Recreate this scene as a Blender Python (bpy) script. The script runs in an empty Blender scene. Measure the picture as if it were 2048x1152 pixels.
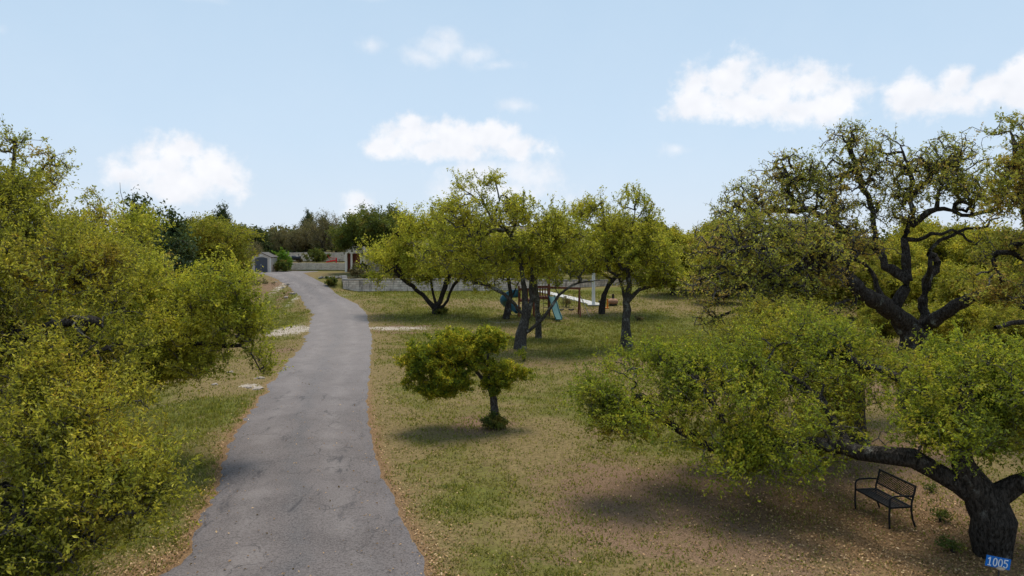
import bpy, math, random
import numpy as np
from mathutils import Vector
R = math.radians
rng = np.random.default_rng(7)
random.seed(7)
S = bpy.context.scene
C = S.collection

# ------------------------------------------------------------------ camera
CAMH, F, HOR = 5.6, 1500.0, 500.0
cd = bpy.data.cameras.new('camera'); cam = bpy.data.objects.new('camera', cd); C.objects.link(cam)
cam.location = (0, 0, CAMH); cam.rotation_euler = (R(90), 0, 0)
cd.sensor_width = 36; cd.lens = 36 * F / 2048; cd.shift_y = -(576 - HOR) / 2048
cd.clip_start = 0.2; cd.clip_end = 6000
S.camera = cam
S.view_settings.view_transform = 'Standard'; S.view_settings.look = 'None'
S.view_settings.gamma = 1; S.view_settings.exposure = 0.86; S.view_settings.use_curve_mapping = False
S.cycles.max_bounces = 6; S.cycles.diffuse_bounces = 3; S.cycles.transmission_bounces = 4
S.cycles.transparent_max_bounces = 4; S.cycles.caustics_reflective = False; S.cycles.caustics_refractive = False
S.render.film_transparent = False

SUN_EL, SUN_AZ = R(70), R(8)          # azimuth from +Y towards +X
SUN_STRENGTH, SKY_STRENGTH = 2.05, 0.101

# ------------------------------------------------------------------ world
def build_world():
    w = bpy.data.worlds.new("World"); S.world = w; w.use_nodes = True
    nt = w.node_tree; nt.nodes.clear(); N = nt.nodes.new; L = nt.links.new
    out = N('ShaderNodeOutputWorld'); bg = N('ShaderNodeBackground'); bg.inputs[1].default_value = SKY_STRENGTH
    sky = N('ShaderNodeTexSky'); sky.sky_type = 'NISHITA'; sky.sun_disc = False
    sky.sun_elevation = SUN_EL; sky.sun_rotation = SUN_AZ
    sky.air_density = 1.0; sky.dust_density = 1.2; sky.ozone_density = 1.6; sky.altitude = 300
    tc = N('ShaderNodeTexCoord'); sep = N('ShaderNodeSeparateXYZ'); L(tc.outputs['Generated'], sep.inputs[0])
    def M(op, a, b=None, c=None, clamp=False):
        n = N('ShaderNodeMath'); n.operation = op; n.use_clamp = clamp
        for i, v in enumerate((a, b, c)):
            if v is None: continue
            if hasattr(v, 'links'): L(v, n.inputs[i])
            else: n.inputs[i].default_value = v
        return n.outputs[0]
    az = M('ARCTAN2', sep.outputs[0], sep.outputs[1]); el = M('ARCSINE', sep.outputs[2])
    cmb = N('ShaderNodeCombineXYZ'); L(az, cmb.inputs[0]); L(el, cmb.inputs[1])
    # billow distortion
    def noise(scale, detail, rough, vec, dim='3D'):
        n = N('ShaderNodeTexNoise'); n.noise_dimensions = dim
        n.inputs['Scale'].default_value = scale; n.inputs['Detail'].default_value = detail; n.inputs['Roughness'].default_value = rough
        L(vec, n.inputs['Vector']); return n
    n1 = noise(24, 6, .58, cmb.outputs[0]); n2 = noise(9, 3, .5, cmb.outputs[0]); n3 = noise(60, 4, .6, cmb.outputs[0])
    def ang(px, py):
        dx = px - 1024
        return math.atan2(dx, F), math.atan2(HOR - py, math.hypot(F, dx))
    # px, py, rx, ry of billows in the direction the clouds stand
    groups = [
        (1.0, [(340, 325, 85, 42), (365, 300, 40, 30), (300, 330, 70, 45), (420, 340, 65, 50), (250, 350, 45, 35), (380, 365, 110, 45)]),
        (1.0, [(825, 270, 62, 42), (815, 245, 35, 24), (900, 275, 70, 38), (980, 275, 65, 36), (1030, 295, 60, 30), (775, 300, 40, 22), (880, 300, 120, 26)]),
        (.75, [(960, 350, 90, 34), (1050, 350, 75, 40), (1010, 385, 120, 34), (930, 370, 60, 26)]),
        (.8, [(720, 405, 34, 22), (705, 425, 30, 20)]),
        (.6, [(890, 95, 62, 34), (840, 115, 48, 22), (945, 110, 50, 24), (895, 75, 34, 20), (740, 92, 26, 17), (1030, 212, 42, 16), (1350, 298, 32, 16), (1000, 130, 40, 12)]),
        (1.25, [(1455, 160, 75, 50), (1475, 130, 42, 26), (1390, 205, 62, 40), (1540, 175, 80, 45), (1610, 175, 55, 42), (1690, 195, 52, 44), (1500, 215, 150, 34), (1630, 215, 95, 34)]),
        (1.2, [(1830, 190, 60, 40), (1905, 170, 45, 38), (1890, 200, 110, 34), (1980, 180, 60, 38), (2045, 150, 45, 38), (2060, 190, 90, 40), (2150, 170, 90, 55)]),
        (.4, [(400, -4, 60, 10), (740, -4, 60, 10), (0, 60, 20, 14)]),
        (1.1, [(-500, 220, 150, 70), (-380, 250, 120, 50), (2700, 250, 200, 80), (2850, 200, 150, 80), (-900, 100, 200, 90)]),
    ]
    field = None; top = None
    for amp, lobes in groups:
        g = None
        for (px, py, rx, ry) in lobes:
            a, e = ang(px, py)
            mp = N('ShaderNodeMapping'); mp.vector_type = 'TEXTURE'
            mp.inputs['Location'].default_value = (a, e, 0)
            k = math.cos(a) ** 2
            mp.inputs['Scale'].default_value = (rx / F * k * 1.38, ry / F * math.cos(a) * 1.3, 1)
            L(cmb.outputs[0], mp.inputs['Vector'])
            ln = N('ShaderNodeVectorMath'); ln.operation = 'LENGTH'; L(mp.outputs[0], ln.inputs[0])
            v = M('SUBTRACT', 1.0, ln.outputs['Value'])
            g = v if g is None else M('SMOOTH_MAX', g, v, .25)
        g = M('MAXIMUM', g, -1.0)
        # dense clouds get a sharper edge
        v = M('ADD', g, M('MULTIPLY', M('SUBTRACT', n1.outputs['Fac'], .5), 1.9))
        v = M('ADD', v, M('MULTIPLY', M('SUBTRACT', n3.outputs['Fac'], .5), .6))
        mr = N('ShaderNodeMapRange'); mr.interpolation_type = 'SMOOTHSTEP'
        L(v, mr.inputs[0]); mr.inputs[1].default_value = 0.02; mr.inputs[2].default_value = .75 / min(amp, 1.0)
        mr.inputs[3].default_value = 0; mr.inputs[4].default_value = min(1, amp)
        field = mr.outputs[0] if field is None else M('MAXIMUM', field, mr.outputs[0])
    # thin veil over the whole sky
    veil = M('MULTIPLY', n2.outputs['Fac'], .10)
    # sky tint
    hz = N('ShaderNodeMapRange'); L(el, hz.inputs[0]); hz.inputs[1].default_value = 0.0; hz.inputs[2].default_value = .42
    pale = N('ShaderNodeValToRGB'); L(hz.outputs[0], pale.inputs[0])
    pale.color_ramp.elements[0].color = (3.8, 4.3, 5.0, 1); pale.color_ramp.elements[1].color = (2.5, 3.5, 4.5, 1)
    e = pale.color_ramp.elements.new(.35); e.color = (3.2, 4.05, 4.95, 1)
    mix0 = N('ShaderNodeMix'); mix0.data_type = 'RGBA'; mix0.inputs[0].default_value = .92
    L(sky.outputs[0], mix0.inputs[6]); L(pale.outputs[0], mix0.inputs[7])
    off = N('ShaderNodeVectorMath'); off.operation = 'ADD'; off.inputs[1].default_value = (-.003, .011, 0); L(cmb.outputs[0], off.inputs[0])
    n1b = noise(17, 3, .5, off.outputs[0]); n1c = noise(17, 3, .5, cmb.outputs[0])
    cl = N('ShaderNodeValToRGB'); L(M('ADD', .5, M('MULTIPLY', M('SUBTRACT', n1c.outputs['Fac'], n1b.outputs['Fac']), 1.5)), cl.inputs[0])
    cl.color_ramp.elements[0].position = .2; cl.color_ramp.elements[0].color = (4.75, 4.85, 5.15, 1)
    cl.color_ramp.elements[1].position = .68; cl.color_ramp.elements[1].color = (5.5, 5.5, 5.65, 1)
    mix1 = N('ShaderNodeMix'); mix1.data_type = 'RGBA'
    L(M('MULTIPLY', M('ADD', field, veil, clamp=True), .93), mix1.inputs[0]); L(mix0.outputs[2], mix1.inputs[6]); L(cl.outputs[0], mix1.inputs[7])
    L(mix1.outputs[2], bg.inputs[0]); L(bg.outputs[0], out.inputs[0])
    w.cycles.sampling_method = 'MANUAL'; w.cycles.sample_map_resolution = 512
build_world()

sd = bpy.data.lights.new('sun', 'SUN'); sd.energy = SUN_STRENGTH; sd.angle = R(22); sd.color = (1.0, .93, .80)
sun = bpy.data.objects.new('sun', sd); C.objects.link(sun)
sv = Vector((math.sin(SUN_AZ) * math.cos(SUN_EL), math.cos(SUN_AZ) * math.cos(SUN_EL), math.sin(SUN_EL)))
sun.rotation_euler = (-sv).to_track_quat('-Z', 'Y').to_euler(); sun.location = (0, 0, 60)

# ------------------------------------------------------------------ helpers
def P(px, py, Y):
    return np.array([(px - 1024) / F * Y, Y, CAMH - (py - HOR) / F * Y])

def tag(o, label=None, cat=None, group=None, kind=None):
    if label: o['label'] = label
    if cat: o['category'] = cat
    if group: o['group'] = group
    if kind: o['kind'] = kind
    return o

def thing(name, label, cat, loc=(0, 0, 0), rz=0, group=None):
    o = bpy.data.objects.new(name, None); C.objects.link(o)
    o.location = [float(v) for v in loc]; o.rotation_euler = (0, 0, rz); o.empty_display_size = .2
    return tag(o, label, cat, group)

def np_mesh(name, verts, polys_flat, counts, mats, midx=None, smooth=False):
    me = bpy.data.meshes.new(name)
    verts = np.asarray(verts, np.float32); nv = len(verts)
    polys_flat = np.asarray(polys_flat, np.int32); counts = np.asarray(counts, np.int32)
    me.vertices.add(nv); me.vertices.foreach_set('co', verts.ravel())
    me.loops.add(len(polys_flat)); me.loops.foreach_set('vertex_index', polys_flat)
    me.polygons.add(len(counts))
    st = np.zeros(len(counts), np.int32); st[1:] = np.cumsum(counts)[:-1]
    me.polygons.foreach_set('loop_start', st); me.polygons.foreach_set('loop_total', counts)
    for m in (mats if isinstance(mats, (list, tuple)) else [mats]): me.materials.append(m)
    if midx is not None: me.polygons.foreach_set('material_index', np.asarray(midx, np.int32))
    me.update(calc_edges=True)
    if smooth is not False:
        me.polygons.foreach_set('use_smooth', np.ones(len(counts), bool) if smooth is True else np.asarray(smooth, bool))
    return me

def link(name, me, parent=None):
    o = bpy.data.objects.new(name, me); C.objects.link(o)
    if parent is not None: o.parent = parent
    return o

class MB:
    """collects primitives, builds ONE mesh object"""
    def __init__(s): s.v = []; s.f = []; s.sm = []
    def add(s, vs, fs, smooth=False):
        b = len(s.v); s.v += [tuple(float(c) for c in v) for v in vs]; s.f += [tuple(i + b for i in f) for f in fs]; s.sm += [smooth] * len(fs)
    def box(s, c, d, rz=0, rx=0, ry=0, bev=0.0):
        hx, hy, hz = d[0] / 2, d[1] / 2, d[2] / 2
        from mathutils import Euler
        M = Euler((rx, ry, rz)).to_matrix()
        if bev <= 0:
            vs = [(x, y, z) for x in (-hx, hx) for y in (-hy, hy) for z in (-hz, hz)]
            fs = [(0, 1, 3, 2), (4, 6, 7, 5), (0, 4, 5, 1), (2, 3, 7, 6), (0, 2, 6, 4), (1, 5, 7, 3)]
        else:
            import bmesh
            bm = bmesh.new(); bmesh.ops.create_cube(bm, size=1); 
            for v in bm.verts: v.co = Vector((v.co.x * d[0], v.co.y * d[1], v.co.z * d[2]))
            bmesh.ops.bevel(bm, geom=bm.edges[:], offset=bev, segments=2, affect='EDGES', profile=.6)
            bm.verts.index_update(); vs = [v.co.copy() for v in bm.verts]; fs = [tuple(v.index for v in f.verts) for f in bm.faces]; bm.free()
        vs = [M @ Vector(v) + Vector(c) for v in vs]; s.add(vs, fs)
    def tube(s, pts, r, n=8, closed=False, caps=True):
        pts = [Vector(p) for p in pts]; m = len(pts); rs = r if hasattr(r, '__len__') else [r] * m
        ring = []; vs = []
        prev = None
        for i, p in enumerate(pts):
            if closed: d = pts[(i + 1) % m] - pts[i - 1]
            else: d = pts[min(i + 1, m - 1)] - pts[max(i - 1, 0)]
            d.normalize()
            if prev is None:
                ref = Vector((0, 0, 1)) if abs(d.z) < .9 else Vector((1, 0, 0)); u = d.cross(ref).normalized()
            else:
                u = (prev - d * prev.dot(d)).normalized()
            prev = u; w = d.cross(u)
            for k in range(n):
                a = 2 * math.pi * k / n; vs.append(p + (u * math.cos(a) + w * math.sin(a)) * rs[i])
        fs = []
        for i in range(m if closed else m - 1):
            j = (i + 1) % m
            for k in range(n): fs.append((i * n + k, i * n + (k + 1) % n, j * n + (k + 1) % n, j * n + k))
        s.add(vs, fs, True)
        if caps and not closed:
            s.add(vs[:n], [tuple(range(n))[::-1]]); s.add(vs[-n:], [tuple(range(n))])
    def lathe(s, prof, c=(0, 0, 0), n=20):
        vs = []; fs = []
        for (r, z) in prof:
            for k in range(n):
                a = 2 * math.pi * k / n; vs.append((c[0] + r * math.cos(a), c[1] + r * math.sin(a), c[2] + z))
        for i in range(len(prof) - 1):
            for k in range(n): fs.append((i * n + k, i * n + (k + 1) % n, (i + 1) * n + (k + 1) % n, (i + 1) * n + k))
        s.add(vs, fs, True)
    def prism(s, poly, axis_fn, depth):
        """poly 2D list -> axis_fn(a,b,t) gives 3D"""
        n = len(poly); vs = [axis_fn(a, b, 0) for a, b in poly] + [axis_fn(a, b, depth) for a, b in poly]
        fs = [tuple(range(n))[::-1], tuple(range(n, 2 * n))] + [(i, (i + 1) % n, n + (i + 1) % n, n + i) for i in range(n)]
        s.add(vs, fs)
    def build(s, name, mat, parent=None, loc=None):
        me = bpy.data.meshes.new(name); me.from_pydata(s.v, [], s.f); me.materials.append(mat)
        me.polygons.foreach_set('use_smooth', s.sm); me.update()
        import bmesh
        bm = bmesh.new(); bm.from_mesh(me); bmesh.ops.recalc_face_normals(bm, faces=bm.faces[:]); bm.to_mesh(me); bm.free()
        o = link(name, me, parent)
        if loc is not None: o.location = [float(v) for v in loc]
        return o

# ------------------------------------------------------------------ materials
class NT:
    def __init__(s, name):
        s.m = bpy.data.materials.new(name); s.m.use_nodes = True; s.t = s.m.node_tree; s.t.nodes.clear()
        s.out = s.n('ShaderNodeOutputMaterial')
    def n(s, k, **kw):
        x = s.t.nodes.new(k)
        for a, v in kw.items(): setattr(x, a, v)
        return x
    def l(s, a, b): s.t.links.new(a, b)
    def put(s, v, sock):
        if hasattr(v, 'links'): s.l(v, sock)
        elif hasattr(v, '__len__') and len(v) == 3 and sock.type == 'RGBA': sock.default_value = (*v, 1)
        else: sock.default_value = v
    def math(s, op, a, b=0., c=None, clamp=False):
        x = s.n('ShaderNodeMath', operation=op, use_clamp=clamp); s.put(a, x.inputs[0]); s.put(b, x.inputs[1])
        if c is not None: s.put(c, x.inputs[2])
        return x.outputs[0]
    def noise(s, scale, detail=4, rough=.55, vec=None, dist=0):
        x = s.n('ShaderNodeTexNoise'); x.inputs['Scale'].default_value = scale; x.inputs['Detail'].default_value = detail
        x.inputs['Roughness'].default_value = rough; x.inputs['Distortion'].default_value = dist
        s.l(vec if vec is not None else s.co(), x.inputs['Vector']); return x.outputs['Fac']
    def co(s, which='Object'):
        if not hasattr(s, '_tc'): s._tc = s.n('ShaderNodeTexCoord')
        return s._tc.outputs[which]
    def pos(s):
        if not hasattr(s, '_g'): s._g = s.n('ShaderNodeNewGeometry')
        return s._g.outputs['Position']
    def mix(s, f, a, b, blend='MIX'):
        x = s.n('ShaderNodeMix', data_type='RGBA', blend_type=blend); s.put(f, x.inputs[0]); s.put(a, x.inputs[6]); s.put(b, x.inputs[7]); return x.outputs[2]
    def mr(s, v, a, b, c=0., d=1., smooth=True):
        x = s.n('ShaderNodeMapRange', interpolation_type='SMOOTHSTEP' if smooth else 'LINEAR'); s.put(v, x.inputs[0])
        for i, k in enumerate((a, b, c, d)): x.inputs[i + 1].default_value = k
        return x.outputs[0]
    def ramp(s, f, stops):
        x = s.n('ShaderNodeValToRGB'); s.l(f, x.inputs[0]); e = x.color_ramp.elements
        e[0].position, e[0].color = stops[0][0], (*stops[0][1], 1); e[1].position, e[1].color = stops[-1][0], (*stops[-1][1], 1)
        for p, c in stops[1:-1]: k = e.new(p); k.color = (*c, 1)
        return x.outputs[0]
    def n_off(s):
        x = s.n('ShaderNodeMapping'); x.inputs['Location'].default_value = (13.7, 4.1, 8.8); s.l(s.co(), x.inputs['Vector']); return x.outputs[0]
    def attr(s, name):
        x = s.n('ShaderNodeAttribute'); x.attribute_name = name; return x
    def principled(s, col, rough=.8, bump=None, bs=.3, bd=.02, metal=0., spec=.3):
        b = s.n('ShaderNodeBsdfPrincipled'); s.put(col, b.inputs['Base Color']); s.put(rough, b.inputs['Roughness'])
        b.inputs['Metallic'].default_value = metal; b.inputs['Specular IOR Level'].default_value = spec
        if bump is not None:
            k = s.n('ShaderNodeBump'); k.inputs['Strength'].default_value = bs; k.inputs['Distance'].default_value = bd
            s.l(bump, k.inputs['Height']); s.l(k.outputs[0], b.inputs['Normal'])
        s.l(b.outputs[0], s.out.inputs[0]); return s.m

def leaf_mat(name, stops, transl=.45, scale=.55, rnd=.38, rusty=.5):
    t = NT(name); g = t.n('ShaderNodeNewGeometry')
    nz = t.noise(scale, 3, .6)
    nz2 = t.mr(t.math('ADD', t.math('MULTIPLY', nz, .55), t.math('MULTIPLY', t.noise(scale * 4.5, 3, .6), .45)), .41, .59, 0, 1, False)
    f = t.math('ADD', t.math('MULTIPLY', nz2, 1 - rnd), t.math('MULTIPLY', g.outputs['Random Per Island'], rnd))
    col = t.ramp(f, stops)
    r2 = t.math('FRACT', t.math('MULTIPLY', g.outputs['Random Per Island'], 17.31))
    hsv = t.n('ShaderNodeHueSaturation'); rust = t.mr(t.noise(scale * 1.6 + .1, 4, .6, t.n_off()), .56, .66)
    col = t.mix(t.math('MULTIPLY', rust, rusty), col, (.30, .165, .03))
    t.l(col, hsv.inputs['Color']); t.l(t.math('ADD', .62, t.math('MULTIPLY', t.math('POWER', r2, 1.5), 1.15)), hsv.inputs['Value'])
    d = t.n('ShaderNodeBsdfDiffuse'); tr = t.n('ShaderNodeBsdfTranslucent'); gl = t.n('ShaderNodeBsdfGlossy'); gl.inputs['Roughness'].default_value = .5
    t.l(hsv.outputs[0], d.inputs[0])
    tc = t.mix(.45, hsv.outputs[0], (.42, .42, .03)); t.l(tc, tr.inputs[0]); gl.inputs[0].default_value = (.8, .8, .8, 1)
    m1 = t.n('ShaderNodeMixShader'); m1.inputs[0].default_value = transl; t.l(d.outputs[0], m1.inputs[1]); t.l(tr.outputs[0], m1.inputs[2])
    m2 = t.n('ShaderNodeMixShader'); m2.inputs[0].default_value = .015; t.l(m1.outputs[0], m2.inputs[1]); t.l(gl.outputs[0], m2.inputs[2])
    t.l(m2.outputs[0], t.out.inputs[0]); return t.m

def bark_mat(name, dark, light, lichen=(.22, .23, .20), amt=.5, scale=1.0):
    t = NT(name)
    mp = t.n('ShaderNodeMapping'); mp.inputs['Scale'].default_value = (1, 1, .35); t.l(t.co(), mp.inputs['Vector'])
    n = t.noise(20 * scale, 6, .72, mp.outputs[0], .5)
    c = t.mix(t.mr(n, .35, .65), dark, light)
    l = t.mr(t.noise(2.2 * scale, 6, .7), .5 + .12 * (1 - amt), .62 + .12 * (1 - amt))
    c = t.mix(t.math('MULTIPLY', l, .8), c, lichen)
    v = t.n('ShaderNodeTexVoronoi'); v.inputs['Scale'].default_value = 26 * scale; t.l(mp.outputs[0], v.inputs['Vector'])
    return t.principled(c, .95, t.math('ADD', n, v.outputs['Distance']), 1.0, .05, spec=.1)

YG = [(0, (.065, .08, .012)), (.2, (.15, .165, .016)), (.5, (.34, .315, .035)), (.75, (.52, .44, .045)), (.88, (.42, .29, .03)), (1, (.32, .16, .03))]
GREEN = [(0, (.05, .075, .012)), (.22, (.12, .16, .016)), (.5, (.24, .285, .022)), (.75, (.40, .37, .03)), (1, (.34, .22, .035))]
OLIVE = [(0, (.07, .08, .015)), (.35, (.17, .175, .022)), (.65, (.29, .27, .03)), (1, (.34, .21, .04))]
SPARSE = [(0, (.09, .12, .025)), (.3, (.25, .27, .045)), (.55, (.43, .41, .065)), (.75, (.48, .32, .07)), (1, (.34, .17, .06))]
CEDAR = [(0, (.018, .036, .018)), (.5, (.036, .062, .024)), (1, (.08, .10, .03))]
MIDG = [(0, (.035, .058, .016)), (.5, (.075, .105, .022)), (1, (.16, .18, .03))]
GREYB = [(0, (.08, .072, .045)), (.5, (.17, .145, .08)), (1, (.30, .23, .11))]
GOLD = [(0, (.04, .08, .010)), (.35, (.11, .16, .014)), (.6, (.30, .31, .018)), (.82, (.62, .50, .03)), (1, (.70, .48, .05))]
BRIGHT = [(0, (.05, .13, .012)), (.5, (.11, .24, .02)), (1, (.2, .34, .04))]
M_leaf_yg = leaf_mat('leaf_yellow_green', YG); M_leaf_mid = leaf_mat('leaf_fresh_green', [(0, (.09, .12, .014)), (.2, (.20, .235, .02)), (.5, (.42, .40, .04)), (.8, (.60, .54, .055)), (1, (.44, .30, .05))], .5, .5, rusty=.35)
M_leaf_green = leaf_mat('leaf_green', GREEN, rusty=.35)
M_leaf_olive = leaf_mat('leaf_olive', OLIVE); M_leaf_sparse = leaf_mat('leaf_mixed', SPARSE, rusty=.55)
M_cedar = leaf_mat('cedar_needles', CEDAR, .12, rusty=0.); M_mid = leaf_mat('leaf_mid_green', MIDG, .25)
M_grey = leaf_mat('leaf_grey_brown', GREYB, .2); M_gold = leaf_mat('leaf_gold', GOLD, .4, 1.2, .5, rusty=0.); M_bright = leaf_mat('leaf_bright', BRIGHT, .35, rusty=0.)
M_bark = bark_mat('oak_bark', (.018, .014, .012), (.085, .072, .062))
M_bark_dark = bark_mat('dark_oak_bark', (.012, .010, .008), (.075, .063, .054), (.19, .18, .16), .35)
M_twig = bark_mat('twig_bark', (.06, .05, .045), (.17, .15, .13), (.25, .24, .21), .6)
M_bark_grey = bark_mat('grey_bark', (.035, .03, .027), (.13, .115, .10), (.28, .28, .25), .8)

def plain(name, col, rough=.6, var=.12, scale=8, metal=0., bump=.0, spec=.3):
    t = NT(name); n = t.noise(scale, 5, .6)
    c = t.mix(n, tuple(v * (1 - var) for v in col), tuple(min(1, v * (1 + var)) for v in col))
    return t.principled(c, rough, n if bump else None, .5, bump or .01, metal, spec)

def stone_mat(name, cols, mortar, scale=1.6, rowh=.5, grime=.35):
    """irregular coursed limestone: voronoi cells squashed into courses"""
    t = NT(name); sep = t.n('ShaderNodeSeparateXYZ'); t.l(t.co(), sep.inputs[0])
    cmb = t.n('ShaderNodeCombineXYZ'); t.l(t.math('ADD', sep.outputs[0], sep.outputs[1]), cmb.inputs[0]); t.l(sep.outputs[2], cmb.inputs[1])
    b = t.n('ShaderNodeTexBrick'); t.l(cmb.outputs[0], b.inputs['Vector']); b.inputs['Scale'].default_value = scale
    b.inputs['Brick Width'].default_value = .62; b.inputs['Row Height'].default_value = .24; b.inputs['Mortar Size'].default_value = .018
    b.inputs['Color1'].default_value = (0, 0, 0, 1); b.inputs['Color2'].default_value = (1, 1, 1, 1); b.inputs['Mortar'].default_value = (.5, .5, .5, 1); b.offset = .37; b.squash = .7; b.squash_frequency = 3
    c = t.ramp(t.math('ADD', t.math('MULTIPLY', b.outputs['Color'], .6), t.math('MULTIPLY', t.noise(1.1, 5, .6), .4)), cols)
    c = t.mix(b.outputs['Fac'], c, mortar)
    g = t.mr(t.noise(.9, 7, .7), .5, .68); c = t.mix(t.math('MULTIPLY', g, grime), c, (.10, .085, .08))
    mp = t.n('ShaderNodeMapping'); mp.inputs['Scale'].default_value = (1, 1, .15); t.l(t.co(), mp.inputs['Vector'])
    c = t.mix(t.math('MULTIPLY', t.mr(t.noise(2.6, 5, .65, mp.outputs[0]), .52, .62), grime * .8), c, (.13, .11, .10))
    h = t.math('SUBTRACT', t.noise(9, 5, .6), t.math('MULTIPLY', b.outputs['Fac'], 1.5))
    return t.principled(c, .92, h, .7, .04, spec=.15)
M_wall = stone_mat('grey_limestone_wall', [(0, (.50, .38, .31)), (.5, (.72, .58, .49)), (1, (.86, .73, .62))], (.44, .35, .29), 1.1, grime=.75)
M_lime = stone_mat('cream_limestone', [(0, (.50, .36, .28)), (.35, (.66, .56, .46)), (1, (.78, .68, .57))], (.46, .40, .35), 1.9, grime=.2)
M_rock = plain('pale_rock', (.30, .25, .21), .95, .3, 5, bump=.05)
M_rock_grey = plain('grey_rock', (.22, .20, .18), .95, .4, 4, bump=.05)
M_concrete = plain('pale_concrete', (.46, .44, .42), .85, .12, 3)

# ------------------------------------------------------------------ terrain
RP = ([-200, 56, 62, 66, 70, 76, 79, 83, 88, 1e4], [0, 0, .12, .35, 1.1, 2.2, 2.6, 3.0, 3.02, 3.02])
def sstep(a, b, x):
    t = np.clip((x - a) / (b - a), 0, 1); return t * t * (3 - 2 * t)
def wall_y(X): return np.interp(X, [-60, -17, -2, 6, 14, 60], [75, 75, 75.8, 78, 82.5, 84])
def base_h(X, Y):
    X = np.asarray(X, float); Y = np.asarray(Y, float)
    road = np.interp(Y, RP[0], RP[1])
    lawn = np.interp(Y, [-200, 48, 52, 75, 84, 100, 1e4], [0, 0, .18, 1.45, 1.95, 2.6, 3.2])
    plat = np.interp(Y, [0, 75, 82, 1e4], [2.5, 2.5, 3.0, 3.05])
    wy = wall_y(X)
    behind = sstep(wy + .05, wy + .45, Y) * (1 - sstep(14, 20, X))
    z = lawn * (1 - behind) + plat * behind
    w = sstep(-15.2, -18.6, X)
    z = z * (1 - w) + road * w
    inx = sstep(-36, -34, X) * (1 - sstep(-19.5, -18.8, X))
    z = z + inx * (sstep(92.3, 92.7, Y) * 1.0 + sstep(98.3, 98.7, Y) * .9)
    z = z + (.045 * np.sin(X * .7 + Y * .31) + .04 * np.sin(X * .23 - Y * .47 + 2)) * sstep(8, 20, Y) * (1 - sstep(60, 74, Y))
    z = z + 1.2 * sstep(110, 160, Y)
    return z
def ground_at(px, py):
    """world point where the ground is seen at this place of the photo"""
    Ys = np.concatenate([np.arange(6, 74, .05), np.arange(74, 140, .05)])
    Xs = (px - 1024) / F * Ys; zs = base_h(Xs, Ys); yy = HOR + (CAMH - zs) / Ys * F
    i = np.argmax(yy <= py); Y = Ys[i]
    return np.array([(px - 1024) / F * Y, Y, base_h(Xs[i], Y)])
def GZ(x, y): return float(base_h(x, y))

LE = [(355, 1152), (398, 1027), (415, 982), (440, 947), (455, 902), (475, 849), (502, 820), (527, 787), (562, 738), (607, 684), (624, 640), (617, 620), (597, 590), (570, 567), (549, 557), (528, 549)]
RE = [(869, 1152), (833, 1084), (802, 1027), (780, 969), (753, 902), (740, 853), (737, 796), (742, 724), (747, 680), (735, 640), (715, 620), (688, 597), (657, 572), (630, 557), (613, 549)]
def road_pt(px, py):
    Ys = np.arange(6, 84, .02); yy = HOR + (CAMH - np.interp(Ys, RP[0], RP[1])) / Ys * F
    Y = Ys[np.argmax(yy <= py)] if (yy <= py).any() else 84
    return (px - 1024) / F * Y, Y
LW = sorted([road_pt(*p) for p in LE], key=lambda q: q[1]); RW = sorted([road_pt(*p) for p in RE], key=lambda q: q[1])
LW = [(-6.3, -12), (-6.0, 6)] + LW + [(-30.5, 85), (-32, 87.5), (-33, 91)]
RW = [(-.7, -12), (-.9, 6)] + RW + [(-23.8, 85), (-23.4, 87.5), (-23.2, 91)]
lwx, lwy = np.array([p[0] for p in LW]), np.array([p[1] for p in LW]); rwx, rwy = np.array([p[0] for p in RW]), np.array([p[1] for p in RW])
_jy = np.arange(-12, 92, .1); _jl = np.convolve(rng.normal(0, 1, len(_jy)), np.ones(5) / 5, 'same'); _jr = np.convolve(rng.normal(0, 1, len(_jy)), np.ones(9) / 9, 'same')
def smooth_edge(xs, ys, Y):
    return sum(np.interp(Y + o, ys, xs) for o in (-1.2, -.6, 0, .6, 1.2)) / 5
def edgeL(Y): return smooth_edge(lwx, lwy, Y) + np.interp(Y, _jy, _jl) * .16 + .22 * (vnoise(np.asarray(Y, float), np.asarray(Y, float) * 0, 1.3, 4) - .5)
def edgeR(Y): return smooth_edge(rwx, rwy, Y) + np.interp(Y, _jy, _jr) * .08
def road_dist(X, Y):
    """signed distance outside the driveway, negative inside"""
    l = edgeL(Y) - X; r = X - edgeR(Y); d = np.maximum(l, r)
    return np.where(Y > 91, 5.0, d)

def vnoise(X, Y, s, seed=0):
    """cheap smooth value noise"""
    r = np.random.default_rng(seed); G = r.random((256, 256)); x = X / s; y = Y / s
    xi = np.floor(x).astype(int); yi = np.floor(y).astype(int); fx = x - xi; fy = y - yi; fx = fx * fx * (3 - 2 * fx); fy = fy * fy * (3 - 2 * fy)
    g = lambda a, b: G[a % 256, b % 256]
    return (g(xi, yi) * (1 - fx) + g(xi + 1, yi) * fx) * (1 - fy) + (g(xi, yi + 1) * (1 - fx) + g(xi + 1, yi + 1) * fx) * fy
def fbm(X, Y, s, seed=0, o=4):
    a = 0; w = 1; t = 0
    for i in range(o): a = a + w * vnoise(X, Y, s / 2 ** i, seed + i); t += w; w *= .55
    return a / t

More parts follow.
